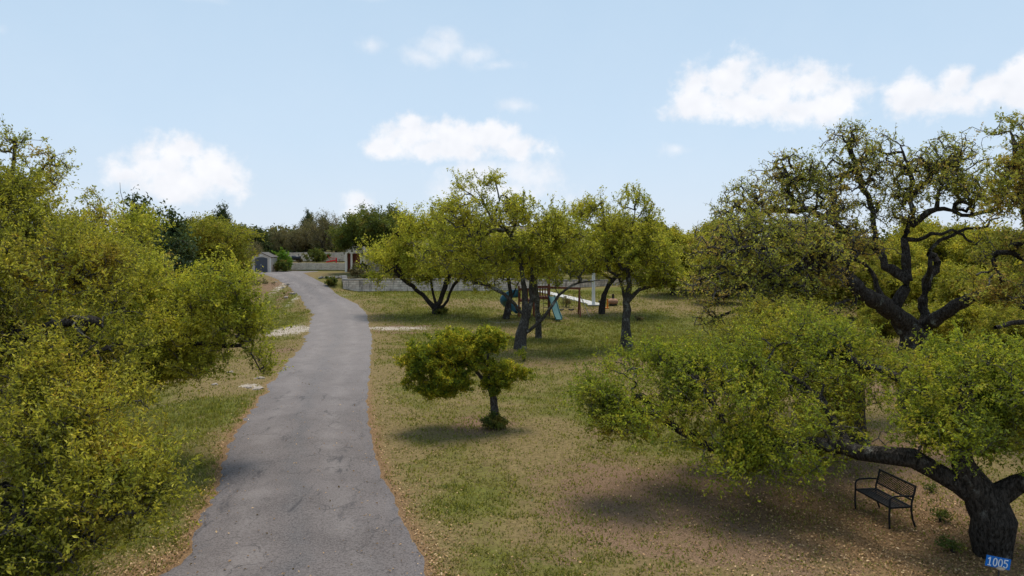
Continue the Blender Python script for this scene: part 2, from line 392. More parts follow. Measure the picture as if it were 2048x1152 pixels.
def blob(X, Y, px, py, rx, ry):
    c = ground_at(px, py); k = CAMH - c[2]
    a = rx / F * c[1]; b = max(.3, ry * c[1] ** 2 / (k * F))
    return np.exp(-(((X - c[0]) / a) ** 2 + ((Y - c[1]) / b) ** 2))
DIRT = [(1300, 970, 260, 60, .8), (1750, 900, 250, 60, .8), (1560, 1040, 300, 120, 1.0), (1150, 1080, 200, 60, .4), (950, 850, 110, 26, .75), (800, 657, 110, 8, .75), (1130, 640, 70, 6, .4), (1160, 622, 80, 8, .7), (870, 612, 60, 5, .6), (1420, 606, 100, 6, .45),
        (1080, 728, 110, 9, .55), (1200, 870, 70, 30, .5), (1740, 780, 80, 60, .8), (1700, 980, 160, 60, .7), (1950, 1080, 180, 90, .9), (560, 700, 60, 12, .5), (1010, 655, 80, 5, .4), (450, 760, 80, 10, .4), (545, 572, 30, 14, .9), (575, 590, 18, 9, .7), (1280, 690, 60, 7, .5), (900, 632, 40, 4, .6), (300, 1130, 60, 30, .4)]
GRN = [(1300, 672, 260, 22, .8), (930, 960, 90, 70, .35), (880, 588, 180, 5, .8), (350, 850, 150, 60, .9), (300, 1000, 130, 100, .8), (1180, 790, 90, 40, .5), (1350, 640, 160, 9, .6), (560, 600, 40, 16, .5), (1250, 585, 120, 4, .6), (900, 628, 110, 7, .6), (860, 900, 70, 40, .4), (1080, 1120, 150, 30, .35), (1150, 710, 80, 8, .5), (820, 800, 60, 60, .2)]
ROCKM = [(575, 662, 48, 9, 1.0), (790, 657, 90, 4, .75), (1010, 645, 60, 3, .5), (565, 572, 16, 8, .5), (590, 598, 12, 8, .5), (500, 772, 30, 5, .7), (440, 690, 60, 8, .5), (1500, 600, 60, 4, .5), (690, 592, 20, 5, .4)]
def ground_masks(X, Y):
    n1 = fbm(X, Y, 5.5, 3); n2 = fbm(X, Y, 1.6, 11); n3 = fbm(X, Y, .5, 21)
    near = sstep(30, 14, Y); green = .34 - .22 * near * (X > 0) + 1.3 * (n1 - .5) + .9 * (n2 - .5) + .4 * (n3 - .5)
    for b in GRN: green = green + b[4] * .8 * blob(X, Y, *b[:4])
    dirt = np.zeros_like(X) - .12 + 1.1 * (n2 - .5) + 1.0 * (n3 - .5)
    for b in DIRT: dirt = dirt + b[4] * blob(X, Y, *b[:4])
    rock = np.zeros_like(X)
    for b in ROCKM: rock = rock + b[4] * blob(X, Y, *b[:4])
    rock = rock * (.35 + 1.3 * n3)
    d = road_dist(X, Y)
    dry = np.exp(-np.maximum(d, 0) / .8) * np.where(X > -6, 1.0, .45) * (Y > 0)
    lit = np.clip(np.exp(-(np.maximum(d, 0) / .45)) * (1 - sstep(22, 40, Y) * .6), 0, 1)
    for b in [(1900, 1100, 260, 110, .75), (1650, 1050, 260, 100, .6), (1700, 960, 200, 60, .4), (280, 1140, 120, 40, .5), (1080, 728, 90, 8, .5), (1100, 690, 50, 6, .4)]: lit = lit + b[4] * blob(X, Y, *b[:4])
    return np.clip(green - dry * .6, 0, 1), np.clip(dirt, 0, 1), np.clip(rock, 0, 1), np.clip(lit, 0, 1)

def geo_axis(lo, hi, step, far_lo, far_hi, g=1.25):
    a = list(np.arange(lo, hi + 1e-6, step)); s = step; x = hi
    while x < far_hi: s *= g; x += s; a.append(x)
    s = step; x = lo; b = []
    while x > far_lo: s *= g; x -= s; b.append(x)
    return np.array(b[::-1] + a)
def build_ground():
    xs = geo_axis(-42, 42, .22, -900, 900); ys = geo_axis(8, 100, .2, -80, 1800)
    X, Y = np.meshgrid(xs, ys); Z = base_h(X, Y)
    d = road_dist(X, Y); Z = Z - .07 * (1 - sstep(-.28, -.06, d)) * (Y > -11)
    # a low ragged lip of sod and rock beside the upper bend
    bank = np.exp(-((X + 29) / 4.5) ** 2 - ((Y - 76) / 6) ** 2) * .9 * (d > .4); Z = Z + bank * (fbm(X, Y, 1.1, 5) - .1)
    Z = Z + .02 * (vnoise(X, Y, .45, 9) - .5) * (Y < 60)
    ny, nx = X.shape; V = np.stack([X, Y, Z], -1).reshape(-1, 3)
    i = np.arange(nx * ny).reshape(ny, nx); q = np.stack([i[:-1, :-1], i[:-1, 1:], i[1:, 1:], i[1:, :-1]], -1).reshape(-1)
    me = np_mesh('ground', V, q, np.full((nx - 1) * (ny - 1), 4), ground_mat(), smooth=True)
    g, dr, rk, lt = ground_masks(X.ravel(), Y.ravel())
    a = me.color_attributes.new('masks', 'FLOAT_COLOR', 'POINT'); a.data.foreach_set('color', np.stack([g, dr, rk, lt], -1).astype(np.float32).ravel())
    o = link('ground', me); tag(o, 'patchy spring lawn with dry and bare spots', kind='structure')
def ground_mat():
    t = NT('lawn_ground'); a = t.attr('masks'); s = t.n('ShaderNodeSeparateColor'); t.l(a.outputs['Color'], s.inputs[0])
    p = t.pos(); fine = t.noise(9, 6, .7, p); vf = t.noise(38, 3, .7, p); med = t.noise(1.7, 5, .65, p)
    gcol = t.mix(t.mr(fine, .3, .7), (.060, .066, .012), (.150, .150, .030))
    dcol = t.mix(t.mr(fine, .3, .7), (.110, .080, .034), (.24, .175, .08))
    f = t.mr(t.math('ADD', s.outputs['Red'], t.math('MULTIPLY', t.math('SUBTRACT', fine, .5), 1.1)), .12, .75)
    c = t.mix(f, dcol, gcol)
    soil = t.mix(t.mr(vf, .3, .7), (.082, .048, .028), (.27, .175, .11))
    f = t.mr(t.math('ADD', s.outputs['Green'], t.math('MULTIPLY', t.math('SUBTRACT', t.math('ADD', fine, t.math('MULTIPLY', med, .6)), .8), 1.5)), .28, .72)
    c = t.mix(f, c, soil)
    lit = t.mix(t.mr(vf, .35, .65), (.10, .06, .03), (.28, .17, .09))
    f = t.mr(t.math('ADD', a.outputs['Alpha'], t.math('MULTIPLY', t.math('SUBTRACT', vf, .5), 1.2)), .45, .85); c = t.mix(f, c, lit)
    rock = t.mix(t.mr(fine, .35, .65), (.22, .17, .13), (.48, .42, .36))
    f = t.mr(t.math('ADD', s.outputs['Blue'], t.math('MULTIPLY', t.math('SUBTRACT', fine, .5), 1.2)), .4, .62); c = t.mix(f, c, rock)
    h = t.math('ADD', fine, t.math('MULTIPLY', vf, .5))
    return t.principled(c, .95, h, .8, .04, spec=.1)
build_ground()

def build_road():
    ys = np.concatenate([np.arange(-12, 60, .15), np.arange(60, 90.9, .12)]); nc = 27
    L_, R_ = edgeL(ys), edgeR(ys); u = np.linspace(0, 1, nc)
    X = L_[:, None] * (1 - u) + R_[:, None] * u; Y = np.repeat(ys[:, None], nc, 1); Z = base_h(X, Y) + .022
    Z[:, 0] -= .05; Z[:, -1] -= .05; Z += .02 * np.sin(np.pi * u)[None, :]
    ny, nx = X.shape; V = np.stack([X, Y, Z], -1).reshape(-1, 3)
    i = np.arange(nx * ny).reshape(ny, nx); q = np.stack([i[:-1, :-1], i[:-1, 1:], i[1:, 1:], i[1:, :-1]], -1).reshape(-1)
    t = NT('worn_asphalt'); a = t.attr('across_light'); s = t.n('ShaderNodeSeparateColor'); t.l(a.outputs['Color'], s.inputs[0]); p = t.pos()
    mid = t.noise(.5, 5, .6, p); fine = t.noise(60, 3, .8, p); big = t.noise(1.5, 6, .65, p, .4)
    c = t.mix(t.mr(mid, .3, .7), (.066, .053, .051), (.120, .100, .097))
    c = t.mix(t.math('MULTIPLY', t.mr(big, .56, .7), .45), c, (.060, .055, .058))
    c = t.mix(t.math('MULTIPLY', t.mr(t.noise(3.1, 5, .7, p), .6, .75), .4), c, (.22, .20, .19))
    # darker oily strip between the wheel paths, paler wheel paths
    x = s.outputs['Red']; wob = t.math('ADD', x, t.math('MULTIPLY', t.math('SUBTRACT', t.noise(.35, 3, .5, p), .5), .25))
    strip = t.math('SUBTRACT', 1.0, t.mr(t.math('ABSOLUTE', t.math('SUBTRACT', wob, .46)),   .0, .11))
    c = t.mix(t.math('MULTIPLY', strip, t.mr(t.noise(1.2, 4, .6, p), .3, .65, .35, .95)), c, (.062, .057, .060))
    for wx in (.24, .70): c = t.mix(t.math('MULTIPLY', t.math('SUBTRACT', 1.0, t.mr(t.math('ABSOLUTE', t.math('SUBTRACT', wob, wx)), .0, .13)), t.mr(t.noise(.9, 5, .6, p), .35, .65, .05, .4)), c, (.24, .21, .20))
    edge = t.mr(t.math('ABSOLUTE', t.math('SUBTRACT', x, .5)), .40, .5); c = t.mix(t.math('MULTIPLY', edge, .5), c, (.085, .08, .09))
    # cracks
    wv = t.n('ShaderNodeVectorMath', operation='ADD'); t.l(p, wv.inputs[0])
    nz = t.n('ShaderNodeTexNoise'); nz.inputs['Scale'].default_value = 1.4; nz.inputs['Detail'].default_value = 5; t.l(p, nz.inputs['Vector'])
    sc = t.n('ShaderNodeVectorMath', operation='SCALE'); sc.inputs['Scale'].default_value = 1.1; t.l(nz.outputs['Color'], sc.inputs[0]); t.l(sc.outputs[0], wv.inputs[1])
    def crack(scale, w):
        v = t.n('ShaderNodeTexVoronoi'); v.feature = 'DISTANCE_TO_EDGE'; v.inputs['Scale'].default_value = scale; t.l(wv.outputs[0], v.inputs['Vector'])
        return t.math('SUBTRACT', 1.0, t.mr(v.outputs['Distance'], w * .3, w))
    ck = t.math('MULTIPLY', crack(.42, .009), t.mr(t.noise(.55, 3, .5, p), .42, .58)); ck2 = t.math('MULTIPLY', crack(1.7, .014), t.mr(t.noise(.4, 2, .5, p), .56, .64))
    cr = t.math('MAXIMUM', ck, ck2); c = t.mix(t.math('MULTIPLY', cr, .8), c, (.04, .035, .035))
    agg = t.noise(24, 4, .8, p)
    c = t.mix(t.mr(agg, .38, .62, 0, .6), c, t.mix(.5, c, (.30, .27, .265)))
    c = t.mix(t.mr(agg, .38, .5, .45, 0), c, (.05, .045, .047))
    c = t.mix(t.math('MULTIPLY', t.mr(fine, .4, .7), .35), c, (.24, .215, .21))
    c = t.mix(t.math('MULTIPLY', s.outputs['Green'], .35), c, (.30, .27, .265))  # far drive lightened in colour, imitating stronger light than on the shaded near end
    st = t.n('ShaderNodeMapping'); st.inputs['Scale'].default_value = (1.5, .45, 1); t.l(p, st.inputs['Vector'])
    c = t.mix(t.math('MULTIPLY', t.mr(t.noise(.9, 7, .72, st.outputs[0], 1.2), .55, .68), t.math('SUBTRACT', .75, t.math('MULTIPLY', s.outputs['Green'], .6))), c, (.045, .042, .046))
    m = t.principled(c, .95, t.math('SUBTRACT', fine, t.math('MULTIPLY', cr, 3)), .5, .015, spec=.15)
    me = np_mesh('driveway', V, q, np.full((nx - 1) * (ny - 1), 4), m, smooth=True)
    a = me.color_attributes.new('across_light', 'FLOAT_COLOR', 'POINT')
    U = np.repeat(u[None, :], ny, 0).ravel(); W = (sstep(15, 48, Y) * (1 - .35 * sstep(60, 75, Y))).ravel(); a.data.foreach_set('color', np.stack([U, W, U, U], -1).astype(np.float32).ravel())  # green channel: painted brightening with distance, eased off on the climb
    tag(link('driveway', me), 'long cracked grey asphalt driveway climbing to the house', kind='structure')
build_road()

# ------------------------------------------------------------------ scattered ground cover
def rand_unit(n, bias=0.0):
    v = rng.normal(size=(n, 3)); v[:, 2] += bias; return v / (np.linalg.norm(v, axis=1)[:, None] + 1e-9)
def leaf_quads(pos, L, W, bias=.6):
    n = len(pos); nrm = rand_unit(n, bias); a = np.cross(nrm, rand_unit(n)); a /= (np.linalg.norm(a, axis=1)[:, None] + 1e-9); b = np.cross(nrm, a)
    k_ = rng.uniform(.5, 1.5, n); sL = (L * k_)[:, None]; sW = (W * k_ * rng.uniform(.75, 1.2, n))[:, None]
    fold = nrm * sW * .25
    v = np.stack([pos - a * sL * .5, pos + b * sW * .5 - a * sL * .05 + fold, pos + a * sL * .5, pos - b * sW * .5 - a * sL * .05 + fold], 1)
    return v.reshape(-1, 3)

def ground_cover():
    # grass blades
    n = 900000; Y = rng.uniform(0, 1, n); Y = 11 + 64 * Y ** 1.5; X = rng.uniform(-1, 1, n) * (Y * .74)
    g, dr, rk, lt = ground_masks(X, Y); d = road_dist(X, Y)
    nn = fbm(X, Y, .35, 77, 2)
    keep = (d > .02 + .1 * rng.random(n)) & ((Y < wall_y(X) - .3) | (X < -19)) & (rng.random(n) < np.clip((.25 + .75 * g) * (1 - .6 * dr) * (1 - rk) * (.25 + 1.6 * (nn - .25)), .03, 1))
    X, Y, g = X[keep], Y[keep], g[keep]; n = len(X); Z = base_h(X, Y)
    h = rng.uniform(.03, .075, n) * (.7 + .6 * g) * (1 + Y / 60); w = rng.uniform(.008, .018, n) * (1 + Y / 30); a = rng.uniform(0, 2 * np.pi, n)
    lean = rng.normal(0, .035, (n, 2))
    p = np.stack([X, Y, Z - .01], -1); s = np.stack([np.cos(a) * w, np.sin(a) * w, np.zeros(n)], -1)
    V = np.stack([p - s, p + s, p + np.stack([lean[:, 0], lean[:, 1], h], -1)], 1).reshape(-1, 3)
    m = leaf_mat('grass_blades', [(0, (.085, .10, .02)), (.4, (.15, .155, .032)), (.62, (.23, .195, .055)), (1, (.32, .25, .125))], .4, .35, .55, .0)
    me = np_mesh('grass', V, np.arange(3 * n), np.full(n, 3), m)
    tag(link('grass', me), 'short green and straw coloured grass blades of the lawn', 'grass', kind='stuff')
    # fallen leaves
    n = 400000; Y = 10.5 + 40 * rng.random(n) ** 1.7; X = rng.uniform(-1, 1, n) * (Y * .74); d = road_dist(X, Y)
    g, dr, rk, lt = ground_masks(X, Y)
    prob = lt * .9 + dr * .03 + .003
    prob = np.where(d < 0, .02 + .25 * np.exp(d / .12), prob) * (1 - .4 * sstep(20, 50, Y))
    k = rng.random(n) < prob * .5; X, Y, d = X[k], Y[k], d[k]; Z = base_h(X, Y) + .018 + .03 * (d < 0) * (d > -5) + rng.uniform(0, .02, len(X))
    V = leaf_quads(np.stack([X, Y, Z], -1), .047 , .028, 2.5)
    m = leaf_mat('fallen_leaves', [(0, (.13, .07, .03)), (.4, (.27, .155, .07)), (.8, (.38, .25, .13)), (1, (.50, .36, .22))], .1, .8, .8, 0.)
    me = np_mesh('fallen_leaves', V, np.arange(len(V)), np.full(len(V) // 4, 4), m)
    tag(link('fallen_leaves', me), 'tan fallen oak leaves along the driveway edges', 'leaf litter', kind='stuff')
ground_cover()

# ------------------------------------------------------------------ trees
def ell_points(ells, n, spacing_noise=.0, shell=.45, seed=0):
    """points in a union of ellipsoids given as (centre, (rx, ry, rz), weight)"""
    r = np.random.default_rng(seed); out = []
    w = np.array([e[2] * e[1][0] * e[1][1] * e[1][2] for e in ells]) ** .75; w = w / w.sum()
    for e, k in zip(ells, w):
        m = max(4, int(n * k)); d = r.normal(size=(m, 3)); d /= np.linalg.norm(d, axis=1)[:, None]
        lump = 1 + .22 * np.sin(d[:, 0] * 5 + seed) * np.sin(d[:, 1] * 6 + 1.3) + .18 * np.sin(d[:, 2] * 9 + d[:, 0] * 7)
        rad = r.random(m) ** shell * lump
        out.append(np.array(e[0]) + d * rad[:, None] * np.array(e[1]))
    return np.concatenate(out)

def resample(pts, seg, r, wig):
    pts = np.array(pts, float); out = [pts[0]]
    # catmull-rom
    P_ = np.vstack([2 * pts[0] - pts[1], pts, 2 * pts[-1] - pts[-2]])
    for i in range(1, len(P_) - 2):
        p0, p1, p2, p3 = P_[i - 1:i + 3]; n = max(1, int(np.linalg.norm(p2 - p1) / seg))
        for k in range(1, n + 1):
            t = k / n
            q = .5 * ((2 * p1) + (-p0 + p2) * t + (2 * p0 - 5 * p1 + 4 * p2 - p3) * t * t + (-p0 + 3 * p1 - 3 * p2 + p3) * t ** 3)
            out.append(q + (r.normal(size=3) * wig if k < n or i < len(P_) - 3 else 0))
    return out

def make_tree(name, label, base, limbs, ells, n_t, leaf_m, bark_m, root_r, cat='tree', group=None, seed=1, seg=.3, tip_r=.006,
              twigs=4, twig_len=.32, leaves=22, leaf=(.06, .03), wig=.05, shell=.45, alpha=.12, sparse=0., up=.35, hug=.035, thick=.035, fixed=None, dead=0., wiggle=.13, sides=1.0, min_z=.25, gap=.85, gth=-.04, flare=.2):
    r = np.random.default_rng(seed); base = np.array(base, float)
    pos = []; par = []; plen = []; limbr = []
    def add(p, parent, rr=0.):
        pos.append(np.array(p, float)); par.append(parent); limbr.append(rr)
        plen.append(0 if parent < 0 else plen[parent] + np.linalg.norm(pos[-1] - pos[parent])); return len(pos) - 1
    add(base, -1, root_r)
    for li, lb in enumerate(limbs):
        rr = None
        if isinstance(lb, tuple) and not np.isscalar(lb[1]) and len(lb) == 2 and np.isscalar(lb[1][0]) and len(lb[1]) == 2: lb, rr = lb
        pts = resample(lb, seg, r, wig * .6)
        A = np.array(pos); j = int(np.argmin(((A - pts[0]) ** 2).sum(1)))
        m = len(pts)
        for k, q in enumerate(pts):
            if k == 0 and np.linalg.norm(q - pos[j]) < seg * .6: continue
            rad = 0. if rr is None else rr[0] + (rr[1] - rr[0]) * k / max(1, m - 1)
            j = add(q, j, rad)
    n0 = len(pos)
    T = ell_points(ells, n_t, shell=shell, seed=seed)
    T = T[T[:, 2] > GZ(base[0], base[1]) + min_z]
    if gap > 0:
        from mathutils import noise as mn_
        q = np.array([mn_.noise(Vector((t[0] / gap + seed, t[1] / gap, t[2] / gap * 1.25))) for t in T])
        T = T[(q > gth) | (r.random(len(T)) < .10)]
    A = np.array(pos); dmin = np.array([((A - t) ** 2).sum(1).min() for t in T]); T = T[np.argsort(dmin * r.uniform(.7, 1.3, len(T)))]
    cap = n0 + len(T) * 14 + 1000
    NP = np.zeros((cap, 3)); NP[:n0] = A; NL = np.zeros(cap); NL[:n0] = plen; n = n0; par = par + [0] * (cap - n0)
    DR = np.zeros((cap, 3)); tips = []
    for t in T:
        d = np.sqrt(((NP[1:n] - t) ** 2).sum(1)); c = d + alpha * NL[1:n] * np.minimum(1, d)
        # do not let twigs sprout from the lowest trunk
        j = int(np.argmin(c)) + 1; D = d[j - 1]
        m = max(2, int(math.ceil(D / seg))) if D > seg * .5 else 1
        if n + m >= cap: break
        p0 = NP[j]; pd = DR[j] if DR[j].any() else (t - p0) / (D + 1e-6)
        side = np.cross((t - p0) / (D + 1e-6), r.normal(size=3)); side2 = np.cross((t - p0) / (D + 1e-6), side)
        a1, a2 = r.uniform(-1, 1, 2) * wiggle * D; f1 = r.integers(1, 4); prev = j; last = p0
        for k in range(1, m + 1):
            s = k / m; q = p0 + (t - p0) * s
            bow = math.sin(math.pi * s)
            q = q + side * a1 * bow + side2 * a2 * math.sin(math.pi * s * f1) + pd * .18 * D * bow * (1 - s)
            q[2] += .10 * D * bow
            if m > 2 and k < m: q = q + r.normal(size=3) * wig
            NP[n] = q; par[n] = prev; NL[n] = NL[prev] + np.linalg.norm(q - last); DR[n] = (q - last) / (np.linalg.norm(q - last) + 1e-6)
            prev = n; last = q; n += 1
        tips.append(n - 1)
    tips = np.array(tips)
    # twiglets
    tw0 = n; twp = np.repeat(tips, twigs); tw = len(twp)
    dirs = DR[twp] * .6 + r.normal(size=(tw, 3)) * .75; dirs[:, 2] += up; dirs /= np.linalg.norm(dirs, axis=1)[:, None]
    tlen = twig_len * r.uniform(.5, 1.5, tw)
    back = r.random(tw) * .9   # sprout somewhere along the last piece
    sp = NP[twp] * (1 - back[:, None] * .5) + NP[np.array(par)[twp]] * back[:, None] * .5
    ep = sp + dirs * tlen[:, None]
    ok = ep[:, 2] > .12 + GZ(base[0], base[1]); sp, ep, tlen, twp = sp[ok], ep[ok], tlen[ok], twp[ok]; tw = len(sp)
    NP = NP[:n]; par = np.array(par[:n]); nn = n
    # radii by pipe model
    exp = max(1.45, math.log(max(3, len(tips))) / math.log(root_r / tip_r))
    acc = np.zeros(nn)
    for t in tips: acc[t] += tip_r ** exp
    for i in range(nn - 1, 0, -1):
        if acc[i] == 0: acc[i] = tip_r ** exp
        acc[par[i]] += acc[i]
    rad = acc ** (1 / exp)
    lr = np.zeros(nn); lr[:len(limbr)] = limbr; rad = np.where(lr > 0, np.clip(rad, lr * .92, lr * 1.08), rad)
    for i in range(nn - 1, 0, -1):
        if par[i] > 0 and rad[par[i]] < rad[i]: rad[par[i]] = rad[i]
    hgt = NP[:, 2] - base[2]; rad = rad * (1 + flare * np.exp(-np.maximum(hgt, 0) / .3) * (rad > root_r * .5))
    rad = rad * np.where(rad > thick * 2.5, r.uniform(.9, 1.12, nn), 1)
    main = np.zeros(nn, bool); best = np.full(nn, -1); 
    for i in range(1, nn):
        b = best[par[i]]
        if b < 0 or rad[i] > rad[b]: best[par[i]] = i
    main[best[best >= 0]] = True
    seg_d = NP - NP[par]; seg_d /= (np.linalg.norm(seg_d, axis=1)[:, None] + 1e-9); seg_d[0] = (0, 0, 1)
    nd = seg_d.copy(); hb = best >= 0; nd[hb] = nd[hb] + seg_d[best[hb]]; nd /= (np.linalg.norm(nd, axis=1)[:, None] + 1e-9)
    def rings(c, d, rr, k):
        ref = np.array([.31, .17, .93]); u = np.cross(d, ref); u /= (np.linalg.norm(u, axis=1)[:, None] + 1e-9); w = np.cross(d, u)
        a = np.arange(k) * 2 * np.pi / k
        return c[:, None, :] + (u[:, None, :] * np.cos(a)[None, :, None] + w[:, None, :] * np.sin(a)[None, :, None]) * rr[:, None, None]
    def tubes(idx, k):
        p = par[idx]; mn = main[idx][:, None]; sd_ = np.where(mn, nd[p], seg_d[idx]); sr = np.where(main[idx], rad[p], np.minimum(rad[p], rad[idx] * 1.35))
        A_ = rings(NP[p], sd_, sr, k); B_ = rings(NP[idx], nd[idx], rad[idx], k); V = np.concatenate([A_, B_], 1).reshape(-1, 3)
        o = (np.arange(len(idx)) * 2 * k)[:, None, None]; a = np.arange(k); b = (a + 1) % k
        f = np.stack([a, b, b + k, a + k], -1)[None] + o
        return V, f.reshape(-1), len(idx) * k
    def combine(parts):
        Vs, Fs, Cs, n_ = [], [], [], 0
        for V, f, c, s in parts:
            Vs.append(V); Fs.append(f + n_); Cs.append(np.full(c, s)); n_ += len(V)
        return np.concatenate(Vs), np.concatenate(Fs), np.concatenate(Cs)
    ids = np.arange(1, nn); big = ids[rad[1:] > .12]; mid = ids[(rad[1:] <= .12) & (rad[1:] > thick)]; small = ids[rad[1:] <= thick]
    parts = []
    for idx, k in ((big, int(12 * sides)), (mid, int(7 * sides))):
        if len(idx): V, f, c = tubes(idx, k); parts.append((V, f, c, 4))
    root = thing(name, label, cat, base, group=group)
    V, f, c = combine(parts) if parts else tubes_fallback()
    tr = link('trunk', np_mesh('trunk', V - base, f, c, bark_m, smooth=True), root)
    # crown: twigs + leaves
    parts = []
    if len(small): V, f, c = tubes(small, 3); parts.append((V, f, c, 4))
    # twiglet tubes
    if tw and sides >= 1:
        dd = ep - sp; dd /= np.linalg.norm(dd, axis=1)[:, None]
        A_ = rings(sp, dd, np.full(tw, tip_r * .6), 3); B_ = rings(ep, dd, np.full(tw, tip_r * .25), 3); V = np.concatenate([A_, B_], 1).reshape(-1, 3)
        a = np.arange(3); b = (a + 1) % 3; f = (np.stack([a, b, b + 3, a + 3], -1)[None] + (np.arange(tw) * 6)[:, None, None]).reshape(-1); parts.append((V, f, tw * 3, 4))
    nwood = sum(p[2] for p in parts)
    # leaf counts with bare stretches
    cl = r.random(len(NP))[twp]; dens = np.clip(1.0 - sparse * (cl > .5) - (cl < dead), 0, 1)
    cnt = r.poisson(leaves * dens * tlen / twig_len)
    li = np.repeat(np.arange(tw), cnt); tt = r.uniform(.05, 1.08, len(li))[:, None]
    lp = sp[li] * (1 - tt) + ep[li] * tt + r.normal(size=(len(li), 3)) * hug
    lv = leaf_quads(lp, leaf[0], leaf[1], .7); parts.append((lv, np.arange(len(lv)), len(lv) // 4, 4))
    V, f, c = combine(parts); mi = np.zeros(len(c), int); mi[nwood:] = 1
    sm = np.zeros(len(c), bool); sm[:nwood] = True
    link('crown', np_mesh('crown', V - base, f, c, [M_twig, leaf_m], mi, smooth=sm), root)
    print(name, 'tips', len(tips), 'leaves', len(li), 'wood', nwood)
    return root

def E(px, py, Y, rx, ry, rd, w=1.):
    """a billow of foliage: place in the photo, distance, half sizes in px, half depth in m"""
    return (P(px, py, Y), (rx / F * Y, rd, ry / F * Y), w)
def LB(*pts, r=None):
    l = [P(*p) for p in pts]; return (l, r) if r else l

def copy_tree(o, loc, rz, sc, label, group=None):
    c = o.copy(); C.objects.link(c); c.location = [float(v) for v in loc]; c.rotation_euler = (0, 0, rz); c.scale = (sc, sc, sc) if np.isscalar(sc) else sc
    c['label'] = label
    if group: c['group'] = group
    for ch in list(o.children):
        d = ch.copy(); C.objects.link(d); d.parent = c
    return c

